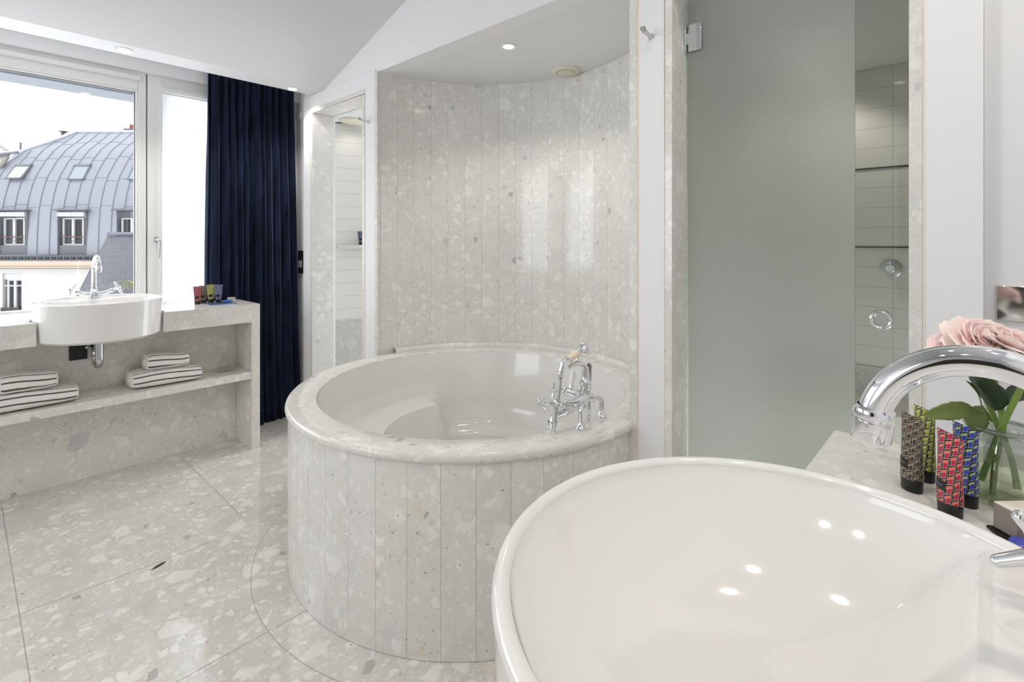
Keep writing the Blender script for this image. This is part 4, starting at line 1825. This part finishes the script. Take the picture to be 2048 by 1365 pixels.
def flower(c, axis, R, label, stem, seed=1, group='pink ranunculus in the vase'):
    rg_ = random.Random(seed)
    c = Vector(c)
    M = align(axis, c)
    t = thing('ranunculus_flower', label, 'flower', stem[-1], 0, group)
    layers = [(0.16, 5, 84, 74), (0.24, 6, 80, 80), (0.33, 7, 74, 86), (0.43, 8, 68, 86), (0.54, 9, 60, 80), (0.66, 9, 50, 70), (0.80, 9, 36, 50), (0.95, 8, 20, 22), (1.0, 7, 6, 0)]
    inner, outer = MB(), MB()
    for li, (rf, n, e0, e1) in enumerate(layers):
        for k in range(n):
            ph = 2 * PI * (k + rg_.uniform(-.18, .18)) / n + li * 0.7
            Lp = R * (0.35 + 0.62 * rf) * rg_.uniform(.92, 1.08)
            wd = R * (0.30 + 0.52 * rf) * rg_.uniform(.9, 1.1)
            nu, nv_ = 8, 8
            vs, us, fs = [], [], []
            base_r = R * 0.05 + R * 0.36 * rf
            e0r, e1r = math.radians(e0 + rg_.uniform(-6, 6)), math.radians(e1 + rg_.uniform(-8, 8))
            rr, zz = base_r * .5, -R * 0.30 + R * .02 * li
            cum = [(rr, zz)]
            for j in range(nv_):
                f = (j + .5) / nv_
                e = e0r * f ** .6 * .5 + (e0r + (e1r - e0r) * f) * .5
                rr += math.cos(e) * Lp / nv_
                zz += math.sin(e) * Lp / nv_
                cum.append((rr, zz))
            for j in range(nv_ + 1):
                f = j / nv_
                wj = wd * (math.sin(PI * min(1, f * .62 + .16)) ** .8) * (1 if f < .85 else 1 - 0.5 * ((f - .85) / .15) ** 2)
                r_, z_ = cum[j]
                for i in range(nu + 1):
                    s_ = -1 + 2 * i / nu
                    # wrap the petal round the axis
                    rad = max(r_, R * .08)
                    da = s_ * wj / max(rad, R * .28) * .75
                    rad2 = rad + abs(s_) ** 2 * R * .02
                    wav = R * .025 * math.sin(s_ * 5 + k) * f * f
                    vs.append(M @ Vector((rad2 * math.cos(ph + da), rad2 * math.sin(ph + da), z_ + wav - abs(s_) ** 2.2 * R * .05 * f)))
                    us.append((i / nu, f))
            for j in range(nv_):
                for i in range(nu):
                    q = j * (nu + 1) + i
                    fs.append((q, q + 1, q + nu + 2, q + nu + 1))
            (outer if li >= 7 else inner).add(vs, fs, 0, True, us)
    obj('petals', inner, M_PET, t, solid=.0005, sharp=180, subs=1)
    obj('outer_petals', outer, M_PEO, t, solid=.0005, sharp=180, subs=1)
    e = MB()
    e.ball((0, 0, 0), R * .16, sz=.8, M=align(axis, c + Vector(axis).normalized() * R * .02))
    obj('flower_eye', e, M_EYE, t)
    s = MB()
    s.tube(smooth_path(stem, 8), 0.0042, 12)
    obj('stem', s, M_STEM, t)
    return t


def leaf(name, p0_, p1_, wd, mat, parent, bend=0.01, roll=0.0, up=(0, 0, 1)):
    """a leaf blade from p0 to p1"""
    p0_, p1_ = Vector(p0_), Vector(p1_)
    d = p1_ - p0_
    L = d.length
    d.normalize()
    sd = d.cross(Vector(up)).normalized()
    nn = sd.cross(d).normalized()
    sd = sd * math.cos(roll) + nn * math.sin(roll)
    nn = sd.cross(d).normalized()
    nu, nv_ = 6, 14
    vs, fs = [], []
    for j in range(nv_ + 1):
        f = j / nv_
        wj = wd * (math.sin(PI * f ** .85) ** .75 if 0 < f < 1 else 0) + .0004
        wj *= 1 + .05 * math.sin(j * 2.4)
        for i in range(nu + 1):
            s_ = -1 + 2 * i / nu
            vs.append(p0_ + d * (L * f) + sd * (s_ * wj) + nn * (bend * math.sin(PI * f) + abs(s_) * wj * .22))
    for j in range(nv_):
        for i in range(nu):
            q = j * (nu + 1) + i
            fs.append((q, q + 1, q + nu + 2, q + nu + 1))
    m = MB()
    m.add(vs, fs, 0, True)
    return obj(name, m, mat, parent, solid=.0006, sharp=180)


def vp_(px_, py_, D):
    """a point at depth D along the view through a pixel"""
    return Vector((0, 0, EYE)) + (FW + RT * ((px_ - 1024) / FPX) + Vector((0, 0, -(py_ - HY) / FPX))) * D


f1 = flower(vp_(1992, 696, .775), (-0.42, -0.36, 0.83), 0.058, 'large pale pink ranunculus nearest the chrome wall plate',
            [vp_(1985, 995, .80), vp_(1990, 930, .79), vp_(2005, 860, .785), vp_(1998, 800, .785), vp_(1982, 735, .78), vp_(1990, 700, .775)], 3)
f2 = flower(vp_(1912, 694, .81), (-0.50, 0.50, 0.70), 0.042, 'smaller pale pink ranunculus leaning out on the left of the vase',
            [vp_(2035, 980, .77), vp_(2022, 915, .785), vp_(1995, 850, .80), vp_(1968, 790, .81), vp_(1940, 735, .81), vp_(1912, 700, .80)], 5)
f3 = flower(vp_(2062, 712, .73), (0.1, -0.35, 0.55), 0.05, 'pink ranunculus cut by the right edge of the picture',
            [vp_(1962, 960, .80), vp_(1985, 900, .79), vp_(2008, 845, .775), vp_(2035, 790, .75), vp_(2056, 745, .735)], 8)
leaf('leaf', vp_(1990, 822, .785), vp_(1946, 746, .765), 0.0235, M_LEAF, f1, .006, 0.1)
leaf('leaf', vp_(1944, 815, .78), vp_(1844, 832, .775), 0.0125, M_LEAF2, f2, .006, 1.2)
leaf('leaf', vp_(1962, 812, .785), vp_(1950, 868, .77), 0.015, M_LEAF2, f2, .004, 0.25, (1, 0, 0))
leaf('leaf', vp_(2002, 800, .79), vp_(2075, 790, .79), 0.019, M_LEAF, f3, .004, 1.2)
leaf('leaf', vp_(1962, 812, .79), vp_(1932, 762, .79), 0.008, M_LEAF2, f2, .004, .7)
leaf('leaf', vp_(2000, 735, .79), vp_(1952, 742, .79), 0.010, M_LEAF, f1, .004, 1.2)
for fl_, a_, b_2 in ((f2, vp_(1944, 815, .78), vp_(1985, 845, .785)), (f2, vp_(1964, 812, .785), vp_(1985, 845, .785))):
    m = MB()
    m.tube(smooth_path([a_, (a_ + b_2) / 2 + Vector((0, 0, .002)), b_2], 5), 0.0011, 8)
    obj('leaf_stalk', m, M_LEAF2, fl_)

# ================================================================== OUTSIDE
def E(xp, D, z):
    return FW * D + RT * xp + Vector((0, 0, z))


def ex(px_, D):
    return (px_ - 1024) * D / FPX


def ez(py_, D):
    return EYE + (HY - py_) * D / FPX


M_ZINC = pbr('zinc_sheet', '#686a71', 0.5, metal=0.15, bump=(3, .1))
M_ZDK = pbr('zinc_dark', '#474b56', 0.55)
M_SLG = pbr('slate_grey', '#44464c', 0.6)
M_REND = pbr('white_render', '#93918d', 0.8)
M_CORN = pbr('cornice_stone', '#8d7f70', 0.7)
M_FARW = pbr('far_window_white', '#8c8c8e', 0.5)
M_DARK = pbr('dark_interior', '#0c0a09', 0.5)
M_RED = pbr('red_rail', '#45181c', 0.5)
bd_ = thing('apartment_building', 'white building across the street with a curved grey zinc mansard roof', 'building', E(-18, 22, -6))
prof = [(20.0, -0.57), (20.01, 0.16), (20.06, 0.75), (20.09, 1.2), (20.20, 1.75), (20.35, 2.26), (20.5, 2.62), (20.69, 2.93), (20.85, 3.2), (21.05, 3.46), (21.31, 3.82 - .03), (21.65, 4.08), (22.0, 4.36), (22.5, 4.8 - .02)]
prof = [(d, z + EYE - 1.3 + 1.3) for d, z in prof]
prof = [(d, z) for d, z in prof]
# heights above the eye -> world
prof = [(d, z + EYE - 0.0) for d, z in [(20.0, -0.57), (20.02, 0.16), (20.06, 0.75), (20.09, 1.2), (20.20, 1.75), (20.35, 2.26), (20.50, 2.62), (20.69, 2.93), (20.85, 3.2), (21.05, 3.46), (21.31, 3.79), (21.65, 4.07), (22.0, 4.36), (22.5, 4.80)]]


def hipx(z):
    zz = z - EYE
    pts = [(-0.6, -22.5), (2.0, -21.6), (2.9, -20.95), (3.46, -20.62), (3.8, -20.45), (4.36, -19.75), (4.80, -19.3)]
    for (a, xa), (b, xb) in zip(pts, pts[1:]):
        if zz <= b:
            return xa + (xb - xa) * (zz - a) / (b - a)
    return pts[-1][1]


XR = -6.0
dorm = [ex(25, 20) + 2.335 * k for k in range(7)]        # dormer centres
DW = 0.58
cuts = sorted([d + s * DW for d in dorm for s in (-1, 1)])
rf = MB()
xs_all = [-23.0] + cuts + [XR]
for j in range(len(prof) - 1):
    (d0, z0), (d1_, z1) = prof[j], prof[j + 1]
    for a, b in zip(xs_all, xs_all[1:]):
        mid = (a + b) / 2
        if z1 <= EYE + 1.21 and any(abs(mid - d) < DW for d in dorm):
            continue
        q = [(max(a, hipx(z0)), d0, z0), (max(b, hipx(z0)), d0, z0), (max(b, hipx(z1)), d1_, z1), (max(a, hipx(z1)), d1_, z1)]
        if q[1][0] - q[0][0] < 1e-4 and q[2][0] - q[3][0] < 1e-4:
            continue
        rf.add([E(*p) for p in q], [(0, 1, 2, 3)], 0, True)
# hip end and back
for j in range(len(prof) - 1):
    (d0, z0), (d1_, z1) = prof[j], prof[j + 1]
    k0, k1 = (d0 - 20) * 0.9, (d1_ - 20) * 0.9
    rf.add([E(hipx(z0), d0, z0), E(hipx(z1), d1_, z1), E(hipx(z1) - .5, 27 - k1, z1), E(hipx(z0) - .5, 27 - k0, z0)], [(0, 1, 2, 3)], 0, True)
rf.add([E(-19.3, 22.5, prof[-1][1]), E(XR, 22.5, prof[-1][1]), E(XR, 24.5, prof[-1][1] + .1), E(-19.3, 24.5, prof[-1][1] + .1)], [(0, 1, 2, 3)])
# standing seams


def on_roof(x, z):
    for (d0, z0), (d1_, z1) in zip(prof, prof[1:]):
        if z <= z1:
            return d0 + (d1_ - d0) * max(0, (z - z0) / (z1 - z0))
    return prof[-1][0]


sx0 = ex(98, 20)
for k in range(-10, 25):
    x = sx0 + .483 * k
    run = []
    indorm = any(abs(x - d) < DW for d in dorm)
    sky_ = any(abs(x - (d + .18)) < 0.45 for d in dorm)
    for (d, z) in prof:
        if x < hipx(z) or (indorm and z < EYE + 1.2) or x > XR:
            continue
        run.append(E(x, d - .015, z))
    if len(run) > 1:
        rf.tube(run, 0.014, 5, True, mat=1)
for k in range(-10, 25):      # cross joints of the sheets
    x = sx0 + .483 * k
    for i, zz in enumerate((1.25, 2.35, 3.3, 4.1)):
        z = EYE + zz + 0.22 * ((k * 7 + i * 3) % 5) / 5
        if x < hipx(z) + .1 or x + .483 > XR:
            continue
        d = on_roof(x, z)
        rf.tube([E(x, d - .01, z), E(x + .483, d - .01, z)], 0.007, 4, True, mat=1)
obj('mansard_roof', rf, [M_ZINC, pbr('zinc_seam', '#595d6b', .5)], bd_, sharp=60)
m = MB()
m.tube(smooth_path([E(hipx(z), d - .03, z) for d, z in prof[3:]], 3), 0.07, 8)
m.tube([E(-19.3, 22.5, prof[-1][1] + .02), E(XR, 22.5, prof[-1][1] + .02)], 0.06, 8)
m.tube([E(-19.3, 22.5, prof[-1][1] + .02), E(-22.7, 23.2, EYE + 4.05)], 0.09, 8)
obj('ridge_cap', m, pbr('ridge_zinc', '#9397a2', .5, metal=.1), bd_)
# walls below the eave
m = MB()
zc0 = EYE - 1.12
wx0, wx1 = ex(5, 20.05), ex(43, 20.05)
zw1, zw0 = ez(547, 20.05), ez(660, 20.05)
for (a, b, za, zb2) in ((-23, wx0, -8, zc0), (wx1, XR, -8, zc0), (wx0, wx1, zw1, zc0), (wx0, wx1, -8, zw0)):
    m.box((0, 0, 0), (1, 1, 1), M=Matrix(((RT.x * (b - a), FW.x * 7, 0, (E(a, 20.05, 0)).x), (RT.y * (b - a), FW.y * 7, 0, (E(a, 20.05, 0)).y), (0, 0, zb2 - za, za), (0, 0, 0, 1))))
obj('facade', m, M_REND, bd_)


def ebox(mb, x0, x1, d0, d1, z0, z1, mat=0):
    o = E(x0, d0, 0)
    mb.box((0, 0, 0), (1, 1, 1), mat, M=Matrix(((RT.x * (x1 - x0), FW.x * (d1 - d0), 0, o.x), (RT.y * (x1 - x0), FW.y * (d1 - d0), 0, o.y), (0, 0, z1 - z0, z0), (0, 0, 0, 1))))


m = MB()
ebox(m, -23, XR, 19.72, 20.3, ez(531, 19.8), ez(522, 19.8))
ebox(m, -23, XR, 19.85, 20.2, ez(537, 19.8), ez(531, 19.8))
obj('cornice', m, M_CORN, bd_)
m = MB()
ebox(m, -23, XR, 19.70, 19.76, ez(513.5, 19.7), ez(511.5, 19.7))
ebox(m, -23, XR, 19.70, 19.76, ez(522, 19.7), ez(520, 19.7))
for k in range(60):
    x = -23 + .255 * k
    if x < XR:
        ebox(m, x, x + .025, 19.68, 19.75, ez(521, 19.7), ez(512, 19.7))
obj('gutter_rail', m, M_SLG, bd_)
m = MB()
ebox(m, -23, XR, 19.80, 20.0, ez(521, 19.7), ez(512, 19.7))
obj('gutter', m, M_BLKM, bd_)


def far_window(xc, hw, z0, z1, d, parent, rail=None):
    m = MB()
    t = 0.065
    ebox(m, xc - hw, xc - hw + t, d, d + .08, z0, z1)
    ebox(m, xc + hw - t, xc + hw, d, d + .08, z0, z1)
    ebox(m, xc - t * .75, xc + t * .75, d - .01, d + .08, z0, z1)
    ebox(m, xc - hw + t, xc + hw - t, d, d + .08, z1 - t * .7, z1)
    ebox(m, xc - hw + t, xc + hw - t, d, d + .08, z0, z0 + t)
    f = obj('window_frame', m, M_FARW, parent)
    m = MB()
    ebox(m, xc - hw + t, xc + hw - t, d + .045, d + .05, z0 + t, z1 - t)
    obj('window_glass', m, M_PANE, f)
    m = MB()
    ebox(m, xc - hw, xc + hw, d + .35, d + .4, z0, z1)
    obj('dark_room', m, M_DARK, f)
    return f


for k, xc in enumerate(dorm):
    m = MB()
    ebox(m, xc - DW - .10, xc + DW + .10, 19.80, 20.45, EYE + 1.17, EYE + 1.21)
    ebox(m, xc - DW, xc - DW + .03, 20.0, 20.7, EYE - .57, EYE + 1.2)
    ebox(m, xc + DW - .03, xc + DW, 20.0, 20.7, EYE - .57, EYE + 1.2)
    ebox(m, xc - DW + .03, xc + DW - .03, 20.05, 20.4, EYE - .57, EYE - .20)
    dm = obj('dormer', m, M_SLG, bd_)
    far_window(xc - .07, 0.42, EYE - .20, EYE + .88, 20.14, dm)
    if k < 2 or k > 2:
        m = MB()
        ebox(m, xc - DW + .05, xc + DW - .05, 19.92, 20.15, EYE + .94, EYE + 1.12)
        obj('shutter_box', m, M_FARW, dm, bevel=.02)
    m = MB()
    ebox(m, xc - .50, xc + .36, 20.06, 20.09, EYE + .12, EYE + .155)
    obj('red_handrail', m, M_RED, dm)
    m = MB()
    ebox(m, xc - .50, xc + .36, 20.06, 20.08, EYE - .04, EYE - .02)
    ebox(m, xc - .52, xc - .49, 20.06, 20.09, EYE - .2, EYE + .16)
    obj('handrail_bar', m, M_BLKM, dm)
# skylights: thin boxes leaning with the roof
for k, xc in enumerate(dorm):
    xs_ = ex(158, 20.6) + 2.41 * (k - 1) + .04
    za, zb2 = EYE + 2.44, EYE + 3.10
    da, db = on_roof(xs_, za), on_roof(xs_, zb2)
    tilt = 0.10 if k == 0 else 0.0
    wd = 0.33
    off = 0.07

    def skq(w0, w1, s0, s1, o0, o1, mb):
        pts = []
        for o_ in (o0, o1):
            for (x_, s_) in ((w0, s0), (w1, s0), (w1, s1), (w0, s1)):
                z_ = za + (zb2 - za) * s_
                pts.append(E(xs_ + x_, da + (db - da) * s_ - o_ - tilt * (1 - s_), z_ + tilt * .3 * (1 - s_)))
        mb.add(pts, [(0, 1, 2, 3), (4, 7, 6, 5), (0, 4, 5, 1), (1, 5, 6, 2), (2, 6, 7, 3), (3, 7, 4, 0)])
    m = MB()
    t = 0.05
    skq(-wd, -wd + t, 0, 1, 0, off, m)
    skq(wd - t, wd, 0, 1, 0, off, m)
    skq(-wd, wd, 0, .07, 0, off, m)
    skq(-wd, wd, .90, 1.02, 0, off + .02, m)
    skf = obj('skylight', m, M_ZDK, bd_)
    m = MB()
    skq(-wd + t, wd - t, .07, .90, 0.02, off - .015, m)
    obj('skylight_glass', m, pbr('skylight_glass%d' % k, '#6a7076' if k else '#7c7c74', 0.12), skf)
# tall window under the cornice, with balcony rail
xc = (wx0 + wx1) / 2
far_window(xc + .06, (wx1 - wx0) / 2 - .06, zw0, zw1 - .25, 20.12, bd_)
m = MB()
ebox(m, wx0, wx1, 20.1, 20.3, zw1 - .25, zw1)
ebox(m, wx0, wx1, 20.10, 20.13, ez(572, 20.1) - .02, ez(572, 20.1) + .03)
obj('shutter_box', m, M_FARW, bd_)
m = MB()
zt_, zb3 = ez(615, 20), ez(645, 20)
ebox(m, wx0 + .05, wx1, 19.92, 19.95, zt_ - .03, zt_)
ebox(m, wx0 + .05, wx1, 19.92, 19.95, zt_ - .16, zt_ - .14)
for k in range(16):
    x = wx0 + .05 + (wx1 - wx0 - .07) * k / 15
    ebox(m, x, x + .02, 19.92, 19.95, zb3, zt_)
    if k < 15:
        m.tube(smooth_path([E(x + .01, 19.94, zb3 + .1), E(x + .045, 19.94, zb3 + .2), E(x + .01, 19.94, zb3 + .3), E(x + .045, 19.94, zb3 + .42)], 3), .008, 4)
obj('balcony_rail', m, M_BLKM, bd_)
# chimney and roof cowls
ch = thing('chimney', 'red brick chimney stub on the ridge of the zinc roof', 'chimney', E(ex(266, 23), 23, EYE + 4.7))
m = MB()
ebox(m, ex(262, 23), ex(270, 23) + .05, 22.9, 23.3, ez(261, 23) + .055, ez(250, 23))
obj('brick_stack', m, pbr('red_brick', '#6a3528', .8), ch)
m = MB()
ebox(m, ex(253, 23), ex(272, 23), 22.8, 23.4, prof[-1][1] + .01, ez(261, 23) + .05)
obj('chimney_base', m, M_SLG, ch)
for (px_, y0_, y1_, lab) in ((128, 263, 272, 'small dark roof cowl on the zinc hip ridge'), (41, 286, 293, 'thin mushroom vent on the zinc ridge far left')):
    D_ = 22.6
    t = thing('roof_vent', lab, 'roof vent', E(ex(px_, D_), D_, ez(y1_, D_)))
    m = MB()
    c = E(ex(px_, D_), D_, 0)
    wv = 0.13 if px_ == 128 else .045
    m.cyl(c + Vector((0, 0, ez(y1_ + 8, D_))), c + Vector((0, 0, ez(y0_ + 1.5, D_))), wv * .8, seg=12)
    obj('vent_pipe', m, M_SLG if px_ == 41 else M_DARK, t)
    m = MB()
    m.lathe([(0, .03), (wv * 1.6, 0), (wv * 1.6, -.02), (0, -.02)], c + Vector((0, 0, ez(y0_, D_))), 16)
    obj('vent_cap', m, M_SLG, t)

# slate turret roof in front
tw = thing('slate_roof', 'dark slate hipped roof in front of the white building', 'roof', E(-8, 12, -1))
UVS = brick_uv('slate_shingles', '#3b3c45', '#2e2f37', '#15161b', 0.13, 0.066, 0.006)
D0 = 11.0


def slope_quad(mb, pts):
    a, b, c, d = [Vector(p) for p in pts]
    u = (b - a).normalized()
    n = u.cross(d - a).normalized()
    v = n.cross(u)
    mb.quad(pts, 0, [((p - a).dot(u), (p - a).dot(v)) for p in (a, b, c, d)])


def ext(p_top, p_bot, z):
    f = (z - p_top.z) / (p_bot.z - p_top.z)
    return p_top + (p_bot - p_top) * f


tl, trr = E(ex(216, 12.4), 12.4, ez(467, 12.4)), E(ex(233, 12.3), 12.3, ez(470, 12.3))
tl.z = trr.z
bl, br = E(ex(160, D0), D0, ez(577, D0)), E(ex(264, 10.6), 10.6, ez(577, 10.6))
br.z = bl.z
bl, br = ext(tl, bl, -1.2), ext(trr, br, -1.2)
fr_t, fr_b = E(-4.5, 14.0, trr.z), E(-1.5, 12.6, -1.2)
bk_t, bk_b = E(-5.5, 16.0, trr.z), E(-9.5, 17.5, -1.2)
m = MB()
slope_quad(m, [bl, br, trr, tl])
slope_quad(m, [br, fr_b, fr_t, trr])
slope_quad(m, [bk_b, bl, tl, bk_t])
m.quad([tl, trr, fr_t, bk_t], 0, [(0, 0), (.1, 0), (.1, .1), (0, .1)])
obj('slate_slopes', m, UVS, tw)
m = MB()
m.tube([tl + Vector((0, 0, .02)), fr_t + Vector((0, 0, .02))], .05, 8)
m.tube([tl, trr, fr_t], .045, 8)
obj('ridge_tiles', m, pbr('slate_ridge', '#3f4150', .5), tw)

# neighbouring roof at the far left edge, and the cables beside it
nbh = thing('neighbour_roof', 'pale mansard roof glimpsed at the left edge of the window', 'roof', E(-25, 24, 0))
m = MB()
ebox(m, -34, -21.9, 24.5, 32, -8, EYE + 2.5)
obj('roof_wall', m, M_SLG, nbh)
m = MB()
za_, zb_2 = EYE + 2.5, EYE + 4.0
m.add([E(-34, 24.3, za_), E(-21.7, 24.3, za_), E(-22.7, 26, zb_2), E(-34, 26, zb_2), E(-34, 32, zb_2), E(-22.7, 32, zb_2)], [(0, 1, 2, 3), (3, 2, 5, 4)])
obj('roof_sheet', m, M_ZINC, nbh)
m = MB()
D_ = 20.7
for (x0_, x1_) in ((-3, 16), (-3, 18)):
    pass
m.add([E(ex(-4, 20.6), 20.6, ez(332, 20.6)), E(ex(6, 20.6), 20.6, ez(333, 20.6)), E(ex(20, 20.9), 20.9, ez(309, 20.9)), E(ex(-4, 20.9), 20.9, ez(311, 20.9))], [(0, 1, 2, 3)])
sk4 = obj('skylight', m, pbr('stained_pane', '#5a564e', .3), bd_, solid=.05)
m = MB()
m.tube([E(ex(-6, 20.9), 20.9, ez(309, 20.9)), E(ex(36, 20.9), 20.9, ez(305, 20.9))], .06, 6)
obj('skylight_hood', m, M_ZDK, sk4)
m = MB()
for (a, b) in (((-6, 286), (16, 302)), ((-6, 290), (12, 302))):
    m.tube([E(ex(a[0], 22), 22, ez(a[1], 22)), E(ex(b[0], 22), 22, ez(b[1], 22))], .022, 6)
tag(obj('antenna_stay', m, M_SLG), 'pair of thin dark cables above the roof at the far left', 'cable')

# strap leaved plant on the outside ledge
pl = thing('potted_plant', 'yellow green strap leaved plant outside behind the far basin', 'plant', (0.88, 4.35, 0.74))
m = MB()
m.lathe([(0, 0), (0.07, 0), (0.09, .11), (0.095, .12), (0.085, .12), (0.08, .10), (0, .10)], (0.88, 4.35, 0.741), 24)
obj('pot', m, pbr('grey_pot', '#7d7a76', .6), pl)
rg2 = random.Random(4)
M_STRAP = pbr('strap_leaf', '#7d8228', .4)
for k in range(16):
    an = PI * (0.1 + 1.8 * k / 15) + rg2.uniform(-.1, .1)
    L = rg2.uniform(.10, .17)
    h_ = rg2.uniform(.13, .19)
    base = Vector((0.88, 4.35, 0.84))
    d = Vector((math.cos(an), math.sin(an) * .5, 0))
    pts = smooth_path([base, base + d * L * .35 + Vector((0, 0, h_ * .75)), base + d * L * .8 + Vector((0, 0, h_)), base + d * L * 1.2 + Vector((0, 0, h_ * .82))], 5)
    mm = MB()
    vs, fs = [], []
    sd = Vector((-d.y, d.x, 0)).normalized()
    for i, p in enumerate(pts):
        f = i / (len(pts) - 1)
        wv = 0.013 * (1 - f) ** .6 + .0006
        vs += [p - sd * wv, p + Vector((0, 0, -wv * .5)), p + sd * wv]
    for i in range(len(pts) - 1):
        fs += [(3 * i, 3 * i + 1, 3 * i + 4, 3 * i + 3), (3 * i + 1, 3 * i + 2, 3 * i + 5, 3 * i + 4)]
    mm.add(vs, fs, 0, True)
    obj('leaf', mm, M_STRAP, pl, solid=.001, sharp=180)
